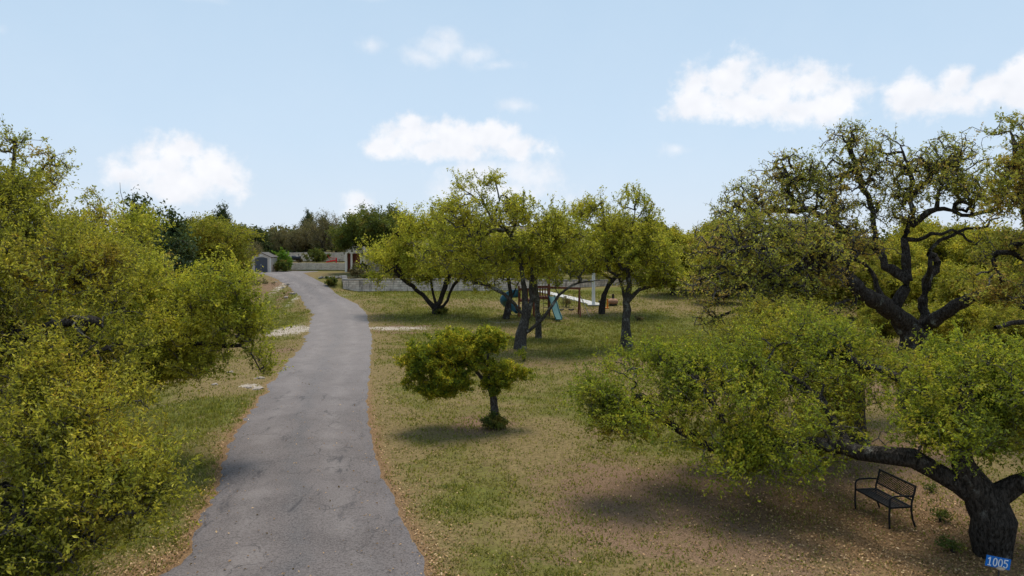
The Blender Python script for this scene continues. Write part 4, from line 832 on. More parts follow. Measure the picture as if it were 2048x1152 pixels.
    for (px, Y, s, r_, p, lab) in [(1390, 76, .95, 1., O1, 'yellow green oak at the far lawn edge left of the big contorted oak'), (1310, 84, 1.0, 2., O2, 'olive oak half hidden behind the pale forked oak'), (1435, 66, .75, 3., O1, 'far lawn oak under the drooping twigs of the big oak'),
        (1480, 72, .9, 4., O2, 'olive oak in the shade behind the left side of the big oak'), (1640, 58, .85, 5., O1, 'yellow green oak behind the dead pale limb of the big oak'), (1720, 56, .8, .5, O2, 'olive oak filling the gap left of the big oak fork'),
        (1800, 60, .92, 1.5, O1, 'far oak seen between the upright limbs of the big oak'), (1880, 50, .76, 2.5, O1, 'yellow green oak behind the right fork of the big oak'), (1950, 44, .74, 3.5, O2, 'olive oak above the long right limb of the big oak'),
        (2020, 40, .78, 4.5, O1, 'yellow green oak by the right edge under the tall edge oak'), (1925, 36, .5, 5.5, O1, 'low bushy oak under the long right limb of the big oak'), (2010, 33, .5, .9, O2, 'low olive oak at the right edge behind the bench oak crown'),
        (1860, 40, .45, 2.9, O2, 'low brushy oak directly behind the big oak trunk'), (1760, 44, .42, 1.7, O2, 'small brushy oak left behind the big oak trunk'), (2110, 36, .8, 1.4, O2, 'oak mostly past the right edge of the lawn'), (1540, 80, .9, .3, O1, 'farthest oak behind the shaded left side of the big oak'), (1700, 75, .9, 2.3, O2, 'farthest olive oak behind the big oak centre'), (1905, 66, 1.12, .2, O2, 'taller olive oak deep behind the sky gap of the big oak'), (1985, 60, 1.12, 3.2, O1, 'tall yellow green oak deep behind the right edge oak'), (2060, 54, 1.1, 2.2, O2, 'tall olive oak at the far right edge'), (1840, 74, 1.2, 4.2, O1, 'farthest yellow green oak behind the truncated limb of the big oak'), (1430, 90, 1.15, .8, O2, 'farthest olive oak left of the big oak'), (1600, 88, 1.15, 5.2, O1, 'farthest yellow green oak beyond the big oak left limbs')]:
        copy_tree(p, z(px, Y), r_, s, lab, 'oaks along the far side of the lawn')
    for (px, Y, s, r_, p, lab) in [(870, 108, .95, 1., D1, 'green oak behind the house above the spreading yellow oak'), (920, 110, 1., 2., O2, 'olive oak behind the left part of the house'), (990, 112, .9, 3., D1, 'green oak behind the house behind the leaning two stemmed oak'), (1060, 112, .85, 4., O2, 'olive oak behind the house roof near its ridge'),
        (1215, 110, .85, 5., D1, 'green oak behind the right end of the house'), (1275, 104, .9, .8, O2, 'olive oak right of the house behind the lawn'), (800, 100, .8, 2.8, D1, 'green oak behind the garage oak'), (1350, 104, .9, 1.8, O2, 'olive oak deep behind the far lawn edge')]:
        copy_tree(p, z(px, Y), r_, s, lab, 'oaks behind the house')
    # far wood that reads as one mass
    r = np.random.default_rng(5); n = 420; X = r.uniform(-190, 190, n); Y = r.uniform(135, 210, n); pts = []
    for x, y in zip(X, Y):
        h = r.uniform(4.5, 7.0); k = 260; d = r.normal(size=(k, 3)); d /= np.linalg.norm(d, axis=1)[:, None]
        pts.append(np.array([x, y, GZ(x, y) + h * .5]) + d * (r.random((k, 1)) ** .35) * np.array([3.2, 3.2, h * .52]) * r.uniform(.85, 1.1, (k, 1)))
    V = leaf_quads(np.concatenate(pts), .75, .5, .7)
    tag(link('far_woods', np_mesh('far_woods', V, np.arange(len(V)), np.full(len(V) // 4, 4), leaf_mat('far_wood_leaves', [(0, (.02, .035, .014)), (.5, (.05, .07, .018)), (1, (.11, .11, .03))], .15, .08, .35))), 'distant dark green woods closing the horizon', 'woods', kind='stuff')
    # shrubs
    q = ground_at(562, 546); 
    shrub('round_shrub', 'bright green rounded bush right of the storage shed', (-27.4, 89.5, 3.0), 1.8, 2.3, M_bright, 260, (.14, .09), 71)
    shrub('round_shrub', 'dull green bush below the bright green bush by the shed', (-26.9, 87.9, 3.0), 1.7, 1.3, M_mid, 200, (.13, .07), 72)
    shrub('terrace_shrub', 'wide grey green shrub on the terrace left of the red chair', (-24.9, 95.6, 4.0), 3.1, 1.55, M_mid, 300, (.14, .06), 73)
    shrub('terrace_shrub', 'small grey tuft on the terrace between the grill and wide shrub', (-26.9, 94.6, 4.0), .9, .7, M_grey, 80, (.12, .05), 74)
    shrub('garden_shrub', 'dark green shrub on the bank left of the retaining wall end', (-18.1, 75.2, 2.0), 1.1, .95, M_mid, 130, (.11, .05), 75)
    shrub('garden_shrub', 'grey shrub above the left end of the retaining wall', (-16.2, 78.5, 2.75), 1.7, 1.3, M_grey, 150, (.11, .05), 76)
    shrub('garden_shrub', 'green shrub at the foot of the garage opening', (-16.8, 84.5, 3.0), 1.3, 1.1, M_mid, 140, (.11, .05), 77)
    shrub('garden_shrub', 'dark low shrub hanging over the retaining wall top', (-14.4, 76.6, 2.55), 1.8, .7, M_mid, 150, (.1, .05), 78)
    for i, (x, lab) in enumerate([(-11.5, 'olive shrub behind the wall under the spreading oak'), (-8., 'second olive shrub along the wall, left of the playset oaks'), (-4.5, 'olive shrub behind the wall above the tube slide'), (0, 'olive shrub behind the wall above the playset tower'), (4, 'olive shrub behind the wall left of the white pole'), (8.5, 'olive shrub behind the low end of the wall')]):
        shrub('garden_shrub', lab, (x, float(wall_y(x)) + 2.5, GZ(x, float(wall_y(x)) + 2.5)), 3.2, 1.3 + .3 * (i % 2), [M_mid, M_leaf_olive][i % 2], 200, (.14, .07), 80 + i, 'shrubs behind the retaining wall')
    p = ground_at(990, 857); shrub('basal_shrub', 'dark green suckers around the foot of the golden tree', p, .75, .38, M_mid, 110, (.05, .03), 90)
    p = ground_at(1048, 722); shrub('golden_shrub', 'little golden shrub at the foot of the leaning oak', p + np.array([0, 0, 0]), .75, .6, M_gold, 130, (.06, .04), 91)
    p = ground_at(882, 629); shrub('basal_shrub', 'dark suckers at the foot of the spreading yellow oak', p, 1.1, .5, M_mid, 90, (.09, .05), 92)
    p = ground_at(1132, 614); shrub('dry_tuft', 'dry brown weed in the bare soil by the swings', p, .9, .8, M_grey, 60, (.1, .03), 93, leaves=7)
    p = ground_at(1275, 642); shrub('dry_tuft', 'flat dry weed clump on the lawn right of the pale forked oak', p, .9, .35, M_grey, 60, (.1, .03), 94, leaves=7)
    p = ground_at(1880, 1045); shrub('lawn_weed', 'dark weed clump between the bench and the bench oak', p, .42, .22, M_mid, 70, (.05, .025), 95)
    p = ground_at(1905, 1105); shrub('lawn_weed', 'leafy weed clump left of the blue number sign', p, .45, .28, M_mid, 80, (.05, .025), 96)
    p = ground_at(1865, 985); shrub('lawn_weed', 'low weed patch behind the bench backrest', p, .6, .12, M_mid, 50, (.05, .025), 97)
    p = ground_at(500, 590); shrub('bank_brush', 'brown brush heap on the bank left of the driveway bend', p + np.array([-1.5, 4, 0]), 5.5, 1.3, M_grey, 260, (.12, .05), 98, d=4)
    p = ground_at(560, 600); shrub('bank_brush', 'low dark brush clump at the edge of the driveway bend', p + np.array([0, 2, 0]), 1.6, .5, M_mid, 90, (.1, .05), 99)
background()

# ------------------------------------------------------------------ rocks
def rock(name, label, loc, s, mat, seed, group=None):
    import bmesh
    from mathutils import noise
    bm = bmesh.new(); bmesh.ops.create_icosphere(bm, subdivisions=3, radius=1)
    for v in bm.verts:
        n = noise.noise(v.co * 1.3 + Vector((seed, seed * 2.1, 0))) * .5 + noise.noise(v.co * 3.4 + Vector((0, seed, 0))) * .2
        v.co = v.co * (1 + n); v.co = Vector((v.co.x * s[0], v.co.y * s[1], max(v.co.z, -.5) * s[2]))
    me = bpy.data.meshes.new(name); bm.to_mesh(me); bm.free(); me.materials.append(mat)
    o = link(name, me); o.location = [float(c) for c in loc]; o.rotation_euler[2] = seed; tag(o, label, 'rock', group); return o
rk = [(516, 778, .28, 'pale flat rock nearest the driveway edge under the low branch'), (497, 776, .18, 'small pale rock just left of the nearest flat rock'), (520, 757, .22, 'pale rock under the tip of the trailing branch'), (460, 745, .16, 'small pale rock in the grass under the left oak'),
      (430, 770, .16, 'lone small white rock farthest left in the grass')]
for i, (px, py, s, lab) in enumerate(rk):
    q = ground_at(px, py); rock('flat_rock', lab, (q[0], q[1], q[2] + .01), (s, s * .7, .06), M_rock, i + 1.3, 'pale rocks in the left grass')
edge = [(642, 558), (651, 557), (658, 559), (665, 558), (673, 560), (681, 560), (689, 562)]
elab = ['first stone of the edging row, beside the driveway', 'second edging stone from the driveway', 'third edging stone from the driveway', 'middle edging stone of the row', 'edging stone right of the middle', 'edging stone above the bank shrub', 'last edging stone, touching the wall corner shrubs']
for i, (px, py) in enumerate(edge):
    X = (px - 1024) / F * 79; rock('edging_stone', elab[i], (X, 79 + .2 * (i % 2), GZ(X, 79) + .05), (.3, .22, .2), M_rock if i % 2 else M_rock_grey, i + 4.1, 'edging stones above the driveway bank')
for i, (px, py, s, lab) in enumerate([(575, 570, .35, 'pinkish rock on the upper bank left of the driveway'), (566, 577, .28, 'rock below the pinkish rock on the bank'), (585, 588, .4, 'largest pale rock slab on the bank by the bend'), (572, 596, .3, 'lowest pale rock on the bank by the bend'), (553, 566, .25, 'rock at the top of the bank near the shed')]):
    q = ground_at(px, py); rock('bank_rock', lab, (q[0], q[1], q[2] - .02), (s * .8, s * .6, .2), M_rock, i + 9.7, 'rocks on the bank beside the driveway')

# ------------------------------------------------------------------ walls, shed, house
def wall_run(name, label, pts, h, th, mat, cap=True):
    """pts: (x, y, z0); follows the ground, rough coursed top"""
    root = thing(name, label, 'wall', pts[0]); o = np.array(pts[0], float)
    m = MB(); r = random.Random(3); fine = []
    for i in range(len(pts) - 1):
        a, b = np.array(pts[i]), np.array(pts[i + 1]); n = max(1, int(np.linalg.norm(b - a) / .8))
        ha, hb = h[i], h[i + 1]
        for k in range(n): fine.append((*(a + (b - a) * k / n), ha + (hb - ha) * k / n))
    fine.append((*pts[-1], h[-1]))
    vs = []; n = len(fine)
    for i, (x, y, z, hh) in enumerate(fine):
        a = np.array(fine[max(0, i - 1)][:2]); b = np.array(fine[min(n - 1, i + 1)][:2]); t = (b - a) / (np.linalg.norm(b - a) + 1e-9); nn = np.array([-t[1], t[0]]) * th
        j = r.uniform(-.03, .03)
        for q, zz in (((x, y), z - .3), ((x, y), z + hh + j), ((x + nn[0], y + nn[1]), z + hh + j), ((x + nn[0], y + nn[1]), z - .3)): vs.append((q[0] - o[0], q[1] - o[1], zz - o[2]))
    fs = []
    for i in range(n - 1):
        for k in range(4): fs.append((i * 4 + k, i * 4 + (k + 1) % 4, i * 4 + 4 + (k + 1) % 4, i * 4 + 4 + k))
    fs += [(0, 1, 2, 3), (4 * n - 4, 4 * n - 1, 4 * n - 2, 4 * n - 3)]
    m.add(vs, fs); m.build('masonry', mat, root)
    if cap:
        c = MB(); r2 = random.Random(5); i = 0
        for i in range(n - 1):
            x, y, z, hh = fine[i]; x2, y2, z2, h2 = fine[i + 1]; L_ = math.hypot(x2 - x, y2 - y); a = math.atan2(y2 - y, x2 - x)
            nx, ny = -math.sin(a) * th / 2, math.cos(a) * th / 2
            c.box(((x + x2) / 2 + nx - o[0], (y + y2) / 2 + ny - o[1], (z + z2) / 2 + (hh + h2) / 2 + .075 - o[2]), (L_ * .97, th * 1.12 + r2.uniform(-.04, .04), .075 + r2.uniform(0, .03)), rz=a, bev=.012)
        c.build('coping', M_cap, root)
    return root
M_cap = plain('wall_coping', (.34, .31, .29), .9, .3, 3, bump=.03)
xs = list(np.linspace(-16.9, 14, 16))
wp = [(-17.6, 77.6, 1.9)] + [(x, float(wall_y(x)), float(np.interp(float(wall_y(x)), [48, 52, 75, 84], [0, .18, 1.45, 1.95]))) for x in xs]
wall_run('retaining_wall', 'long grey streaked limestone retaining wall behind the lawn', wp, [1.0, 1.12] + [1.12 + (-.75) * max(0, (x + 2) / 16) for x in xs[1:]], .42, M_wall)
wall_run('terrace_wall', 'lower cream limestone wall holding the terrace', [(-28.6, 92.4, 3.0), (-24, 92.4, 3.0), (-19.3, 92.3, 3.0)], [1.0, 1.02, 1.0], .4, M_lime, False)
wall_run('terrace_wall', 'upper cream limestone wall behind the red chair', [(-30.5, 98.4, 4.0), (-26.5, 98.4, 4.0), (-23, 98.4, 4.0), (-20.3, 98.4, 4.0), (-18.9, 98.4, 4.0)], [1.25, 1.3, 1.3, 1.35, 1.15], .4, M_lime, False)

def shed():
    t = thing('storage_shed', 'pale resin storage shed with dark double doors at the top of the driveway', 'shed', (-28.95, 86.6, GZ(-28.55, 86.6)), 0)
    M_sh = plain('shed_cream', (.56, .47, .40), .6, .06, 3); M_dr = plain('shed_door_grey', (.075, .078, .095), .6, .1, 3); M_rf = plain('shed_roof', (.12, .11, .105), .9, .12, 4, spec=.05)
    w, d, he, hp = 2.2, 2.4, 1.75, 2.25
    m = MB(); y0 = 0
    poly = [(-w / 2, 0), (w / 2, 0), (w / 2, he), (0, hp), (-w / 2, he)]
    m.prism(poly, lambda a, b, q: (a, q, b), d); m.build('wall', M_sh, t)
    # roof slabs
    m = MB(); sl = math.atan2(hp - he, w / 2); L_ = math.hypot(hp - he, w / 2) + .16
    for s in (-1, 1):
        cx = s * (w / 4 + .04); cz = (he + hp) / 2 + .035 - .02
        m.box((cx, d / 2, cz + .02), (L_, d + .3, .06), ry=s * sl)
    m.build('roof', M_rf, t)
    # trims
    m = MB()
    for s in (-1, 1): m.box((s * (w / 2 - .06), -.015, he / 2), (.12, .03, he))
    m.box((0, -.012, hp - .28), (.34, .03, .16)); m.build('trim', plain('shed_trim', (.66, .62, .57), .6, .05), t)
    # arched doors
    for s in (-1, 1):
        m = MB(); hw = .70; pts = [(0, .05), (hw, .05)] + [(hw * (1 - k / 6), 1.62 + .14 * math.sin(math.pi / 2 * k / 6)) for k in range(7)]
        m.prism([(s * (a + .006), b) for a, b in pts], lambda a, b, q: (a, -q - .004, b), .05)
        for k in range(1, 4): m.box((s * (.006 + hw * k / 4), -.062, .82), (.025, .014, 1.5))
        d_ = m.build('door', M_dr, t)
        h = MB(); h.box((s * .06, -.085, .85), (.03, .03, .22), bev=.006); h.build('handle', plain('shed_handle', (.4, .4, .4), .4, .05), d_)
shed()

def house():
    t = thing('house', 'long low limestone house with a white arched garage wing', 'house', (-19.6, 88, 3.0), 0)
    M_st = plain('cream_stucco', (.86, .79, .70), .85, .07, 2); M_rf = stone_mat('shingle_roof', [(0, (.12, .095, .08)), (.5, (.18, .145, .125)), (1, (.24, .20, .175))], (.08, .07, .06), 3.2, grime=.25)
    M_gd = plain('rust_red_door', (.20, .05, .03), .55, .15, 5); M_gl = NT('window_glass'); M_gl = M_gl.principled((.02, .025, .03), .12, spec=.8)
    base = np.array([-19.6, 88.0, 3.0])
    # garage wing: openings cut between piers
    m = MB()
    for x0, x1 in ((-.02, .24), (.66, .86), (1.78, 2.2)): m.box(((x0 + x1) / 2, .25, 1.35), (x1 - x0, .5, 2.7 if x0 < 1.7 else 2.9))
    # spandrel with arched undersides
    for x0, x1 in ((.24, .66), (.86, 1.78)):
        w = x1 - x0; pts = [(x0, 2.7), (x0, 2.15)] + [(x0 + w * k / 8, 2.15 + .17 * math.sin(math.pi * k / 8)) for k in range(1, 8)] + [(x1, 2.15), (x1, 2.7)]
        m.prism(pts, lambda a, b, q: (a, q + .003, b), .49)
    m.box((-.02 + 1.08, .25, 3.0), (2.24, .56, .6)); m.build('arcade', M_st, t)
    for x0, x1 in ((.24, .66), (.86, 1.78)):
        m = MB(); m.box(((x0 + x1) / 2, .42, 1.1), (x1 - x0 - .01, .06, 2.18))
        for k in range(4): m.box(((x0 + x1) / 2, .385, .35 + k * .48), (x1 - x0 - .1, .02, .34), bev=.006)
        m.build('garage_door', M_gd, t)
    m = MB(); m.box((-.06, 5.2, 1.45), (.12, 9.4, 2.9)); m.build('side_wall', M_lime, t)
    # main body
    m = MB(); m.box((17.2, 3.3, 1.45), (29.9, .3, 2.9)); m.box((32.0, 8.2, 1.45), (.3, 9.5, 2.9)); m.box((16, 13, 1.45), (32, .3, 2.9)); m.box((2.1, 1.8, 1.45), (.2, 2.6, 2.9)); m.build('wall', M_lime, t)
    for k, x in enumerate((5, 8.5, 13.5, 17, 22, 26, 29.5)):
        f = MB()
        for s in (-1, 1): f.box((x + s * .62, 3.12, 1.5), (.09, .08, 1.5))
        for zz in (.79, 2.21): f.box((x, 3.12, zz), (1.34, .08, .09))
        f.box((x, 3.115, 1.5), (.04, .05, 1.36)); fo = f.build('window', plain('window_trim', (.6, .58, .55), .6, .05), t)
        g_ = MB(); g_.box((x, 3.13, 1.5), (1.16, .02, 1.36)); g_.build('pane', M_gl, fo)
    # hip roof
    def hip(name, x0, x1, y0, y1, z0, rise, par):
        cy = (y0 + y1) / 2; run = (y1 - y0) / 2
        vs = [(x0, y0, z0), (x1, y0, z0), (x1, y1, z0), (x0, y1, z0), (x0 + run, cy, z0 + rise), (x1 - run, cy, z0 + rise), (x0, y0, z0 - .18), (x1, y0, z0 - .18), (x1, y1, z0 - .18), (x0, y1, z0 - .18)]
        fs = [(0, 1, 5, 4), (1, 2, 5), (2, 3, 4, 5), (3, 0, 4), (6, 9, 8, 7), (0, 6, 7, 1), (1, 7, 8, 2), (2, 8, 9, 3), (3, 9, 6, 0)]
        m = MB(); m.add(vs, fs); return m.build(name, M_rf, par)
    r = hip('roof', 1.5, 32.8, 2.5, 14, 3.08, 2.6, t)
    m = MB(); m.box((20, 7.6, 5.4), (1.0, .8, 1.5)); m.box((20, 7.6, 6.2), (1.15, .95, .12)); m.build('chimney', M_lime, r)
    l = MB(); l.box((2.0, -.05, 2.12), (.12, .12, .26), bev=.01); l.build('wall_lantern', plain('lantern_black', (.02, .02, .02), .4, .1), t)
house()

# ------------------------------------------------------------------ terrace things
def adirondack():
    M_red = plain('red_plastic', (.62, .012, .02), .45, .05, 4)
    t = thing('garden_chair', 'bright red slatted garden chair on the terrace wall', 'chair', (-22.35, 93.2, 4.0), R(105))
    m = MB()
    for k in range(5): m.box(((k - 2) * .115, .28, .62), (.1, .025, .72 - .05 * abs(k - 2)), rx=R(-18), bev=.006)
    m.build('backrest', M_red, t)
    m = MB()
    for k in range(5): m.box((0, -.32 + k * .12, .36 - .02 * k), (.56, .1, .025), rx=R(-8), bev=.005)
    m.build('seat', M_red, t)
    for s in (-1, 1):
        m = MB(); m.box((s * .33, -.05, .58), (.13, .72, .028), bev=.008); m.build('armrest', M_red, t)
        m = MB(); m.box((s * .31, -.36, .29), (.035, .1, .58)); m.build('leg', M_red, t)
        m = MB(); m.box((s * .31, .05, .22), (.035, .95, .11), rx=R(-16)); m.build('leg', M_red, t)
    t.scale = (1.4, 1.4, 1.05)
adirondack()
def side_table():
    t = thing('side_table', 'small low dark topped table right of the red chair', 'table', (-21.3, 93.1, 4.0), 0)
    M_t = plain('table_brown', (.09, .03, .03), .6, .1)
    m = MB(); m.lathe([(0, .42), (.26, .42), (.28, .44), (.26, .46), (0, .46)], n=16); m.build('table_top', M_t, t)
    for k in range(3):
        a = k * 2.094 + .5; m = MB(); m.tube([(.2 * math.cos(a), .2 * math.sin(a), .42), (.25 * math.cos(a), .25 * math.sin(a), 0)], .018, 6); m.build('leg', M_t, t)
side_table()
def grill():
    t = thing('grill', 'black barrel barbecue grill on the terrace beside the bright green bush', 'grill', (-26.95, 93.6, 4.0), 0)
    M_b = plain('grill_black', (.02, .022, .03), .4, .2, 4)
    m = MB(); m.tube([(-.55, 0, .62), (-.53, 0, .62), (.53, 0, .62), (.55, 0, .62)], [.2, .27, .27, .2], 16); m.build('barrel', M_b, t)
    m = MB(); m.box((0, -.36, .56), (1.0, .2, .03), bev=.005); m.build('shelf', M_b, t)
    for sx in (-1, 1):
        for sy in (-1, 1): m = MB(); m.tube([(sx * .42, sy * .12, .5), (sx * .48, sy * .26, 0)], .02, 6); m.build('leg', M_b, t)
    m = MB(); m.tube([(.3, 0, .85), (.3, 0, 1.1)], .045, 10); m.build('chimney', M_b, t)
    m = MB(); m.tube([(-.3, 0, .88), (-.3, 0, .98), (-.1, 0, .98), (-.1, 0, .88)], .012, 6); m.build('handle', plain('steel', (.5, .5, .5), .3, .05, metal=1.), t)
grill()

# ------------------------------------------------------------------ lawn things
def path_and_pole():
    a = ground_at(1190, 609); b = ground_at(1112, 590)
    m = MB(); t = NT('x')
    d = b - a; L_ = math.hypot(d[0], d[1]); ang = math.atan2(d[1], d[0]); n = 14; w = .5
    vs = []; 
    for i in range(n + 1):
        s = -.06 + 1.5 * i / n; c = a + d * s; px, py = -math.sin(ang) * w, math.cos(ang) * w
        for k, (u, dz) in enumerate(((-1, -.05), (-1, .07), (1, .07), (1, -.05))):
            x, y = c[0] + px * u, c[1] + py * u; vs.append((x, y, GZ(x, y) + dz))
    fs = []
    for i in range(n):
        for k in range(3): fs.append((i * 4 + k, i * 4 + k + 1, i * 4 + 5 + k, i * 4 + 4 + k))
    fs += [(0, 1, 2, 3), (4 * n, 4 * n + 3, 4 * n + 2, 4 * n + 1)]
    m.add(vs, fs); o = m.build('path', M_concrete, None); tag(o, 'pale concrete walk leading from the white pole to the house', kind='structure')
    q = ground_at(1187, 611)
    t = thing('white_pole', 'tall white pole at the end of the concrete path', 'pole', q, 0)
    M_w = plain('white_paint', (.74, .76, .78), .5, .05)
    m = MB(); m.tube([(0, 0, 0), (0, 0, .1), (0, 0, 5.4)], [.15, .15, .12], 14); m.build('shaft', M_w, t)
    m = MB(); m.box((.15, 0, .05), (1.3, 1.0, .1), bev=.02); m.build('footing', M_concrete, t)
    m = MB(); m.lathe([(0, 5.55), (.09, 5.5), (.12, 5.4), (.12, 5.38)], n=14); m.build('cap', M_w, t)
    # small black garden lights
    for px, py, lab in ((1199, 610, 'small black path light just right of the white pole'),):
        q = ground_at(px, py); t = thing('path_light', lab, 'garden light', q, 0)
        m = MB(); m.tube([(0, 0, 0), (0, 0, .28)], .02, 6); m.build('stake', plain('black_metal', (.02, .02, .02), .4), t)
        m = MB(); m.lathe([(0, .42), (.05, .4), (.12, .32), (.1, .28), (0, .28)], n=12); m.build('lamp_head', plain('black_metal2', (.02, .02, .02), .4), t)
    # orange playground post
    q = ground_at(1215, 617); t = thing('orange_marker', 'orange L shaped marker stand behind the curved dark oak stem', 'marker', q, 0)
    M_o = plain('orange_plastic', (.75, .25, .02), .5, .05)
    m = MB(); m.box((0, 0, .42), (.13, .1, .8), bev=.02); m.build('post', M_o, t)
    m = MB(); m.box((-.1, 0, .04), (.42, .4, .08), bev=.02); m.build('base', M_o, t)
    # round clay fire bowl
    q = ground_at(1226, 611); t = thing('clay_chiminea', 'round terracotta fire pot with a dark neck on the far lawn', 'fire pot', q, 0)
    M_c = plain('terracotta', (.36, .20, .13), .8, .15); M_k = plain('soot_black', (.03, .028, .026), .8)
    m = MB(); m.lathe([(0, .08), (.25, .08), (.42, .2), (.46, .36), (.40, .5), (.2, .6), (.14, .62)], n=22); m.build('bowl', M_c, t)
    m = MB(); m.lathe([(.14, .6), (.10, .7), (.09, .95), (.13, .98), (.07, .98), (.06, .7)], n=16); m.build('neck', M_k, t)
    m = MB(); m.lathe([(.34, .0), (.36, .04), (.34, .12), (.28, .12), (.28, .0)], n=18); m.build('stand', M_k, t)
path_and_pole()

def playset():
    Y0 = 58.0; q = ground_at(1075, 634); Y0 = q[1]; k = Y0 / F
    X = lambda px: (px - 1024) * k
    t0 = np.array([X(1070), Y0, q[2]])
    t = thing('playset', 'wooden climbing tower with teal slide, blue tube slide and swing beam', 'playset', t0, 0)
    W = plain('red_cedar', (.17, .055, .03), .8, .25, 5); TEAL = plain('teal_plastic', (.02, .11, .125), .7, .08); BLUE = plain('blue_teal_plastic', (.05, .18, .28), .35, .1); BLK = plain('playset_black', (.015, .015, .015), .5); CH = plain('chain_grey', (.12, .12, .12), .5, .1, metal=.4)
    x0, x1, d = X(1038) - t0[0], X(1102) - t0[0], 1.5; xm = X(1068) - t0[0]
    for x in (x0, xm, x1 - .12):
        for y in (0, d):
            h = 3.2 if x > xm - .1 else 2.3
            m = MB(); m.box((x, y, h / 2), (.12, .12, h), bev=.01); m.build('post', W, t)
    for (xa, xb, z) in ((x0, xm, 1.3), (xm, x1 - .12, 1.5)):
        m = MB()
        for i in range(7): m.box(((xa + xb) / 2, d * (i + .5) / 7, z), (xb - xa + .1, d / 7 - .02, .04))
        m.box(((xa + xb) / 2, -.075, z - .08), (xb - xa + .1, .04, .14)); m.box(((xa + xb) / 2, d + .075, z - .08), (xb - xa + .1, .04, .14)); m.build('deck', W, t)
        for yy in (-.08, d + .08):
            m = MB()
            m.box(((xa + xb) / 2, yy, z + .75), (xb - xa + .1, .04, .1))
            for i in range(6): m.box((xa + (xb - xa) * (i + .5) / 6, yy + .004, z + .38), (.06, .03, .72))
            m.build('railing', W, t)
    # gable roof of slats over the right bay
    m = MB(); xa, xb = xm - .15, x1 + .05; xc = (xa + xb) / 2
    for s in (-1, 1):
        for i in range(5):
            f = (i + .5) / 5; m.box((xc + s * (xb - xa) / 2 * (1 - f), d / 2, 3.15 + .7 * f), (.17, d + .4, .025), ry=s * math.atan2(.7, (xb - xa) / 2))
    m.build('roof', W, t)
    # wavy slide to the front right
    sx0, sx1 = X(1103) - t0[0], X(1114) - t0[0]; n = 14; vs = []; w = .25
    for i in range(n + 1):
        f = i / n; x = sx0 + (sx1 - sx0) * f; y = -.1 - 2.4 * f; z = 1.5 * (1 - f) ** 1.1 + .06 + .10 * math.sin(f * 6.28) * (1 - f)
        for dx, dz in ((-w, .13), (-w + .03, .13), (-w + .05, 0), (w - .05, 0), (w - .03, .13), (w, .13), (w, -.05), (-w, -.05)): vs.append((x + dx, y, z + dz))
    fs = []
    for i in range(n):
        for k_ in range(8): fs.append((i * 8 + k_, i * 8 + (k_ + 1) % 8, i * 8 + 8 + (k_ + 1) % 8, i * 8 + 8 + k_))
    fs += [tuple(range(8)), tuple(range(8 * n, 8 * n + 8))[::-1]]
    m = MB(); m.add(vs, fs); m.build('slide', TEAL, t)
    # tube slide curling out to the left
    pts = []
    for i in range(15):
        f = i / 14; a = R(90) + f * R(230); pts.append((x0 - .55 + .62 * math.cos(a) * (1 if f > 0 else 1) - .0, .35 - .62 * math.sin(a) + .6, 1.75 - 1.35 * f))
    pts = [(x0 + .05, .35 - .02, 1.8)] + pts
    m = MB(); m.tube(pts, [.32] * len(pts), 16, caps=False); m.tube(pts, [.295] * len(pts), 16, caps=False)
    m.build('tube_slide', BLUE, t)
    # swing beam + end frame
    ex, bz = X(1160) - t0[0], 2.15
    m = MB(); m.box(((x1 + ex) / 2, .5, bz + .03), (ex - x1 + .2, .1, .16), ry=R(2)); m.build('swing_beam', W, t)
    m = MB(); m.tube([(ex, .5, bz), (ex, -.3, 0)], .06, 8); m.tube([(ex, .5, bz), (ex, 1.5, 0)], .06, 8); m.box((ex + .02, .45, 1.0), (.05, 1.1, .1)); m.build('end_frame', W, t)
    m = MB(); m.tube([(ex + .06, .45, 1.6), (ex + .75, -.35, -.05)], .035, 6); m.build('brace', plain('pale_timber', (.42, .34, .22), .8), t)
    for i in range(2):
        sx = x1 + (ex - x1) * (.36 + .36 * i)
        m = MB()
        for s in (-.2, .2): m.tube([(sx + s, .5, bz), (sx + s, .48, .55)], .012, 5)
        sw = m.build('chain', CH, t)
        m = MB(); m.tube([(sx - .22, .48, .56), (sx - .08, .48, .5), (sx + .08, .48, .5), (sx + .22, .48, .56)], [.05, .06, .06, .05], 8); m.build('swing_seat', BLK, t)
    # rope ladder and black step frame at the front
    lx = X(1092) - t0[0]; m = MB()
    for s in (-.22, .22): m.tube([(lx + s, -.1, 1.5), (lx + s, -.9, 0)], .02, 6)
    for i in range(5): f = (i + .7) / 5.5; m.tube([(lx - .22, -.1 - .8 * f, 1.5 * (1 - f)), (lx + .22, -.1 - .8 * f, 1.5 * (1 - f))], .022, 6)
    m.build('ladder', BLK, t)
playset()

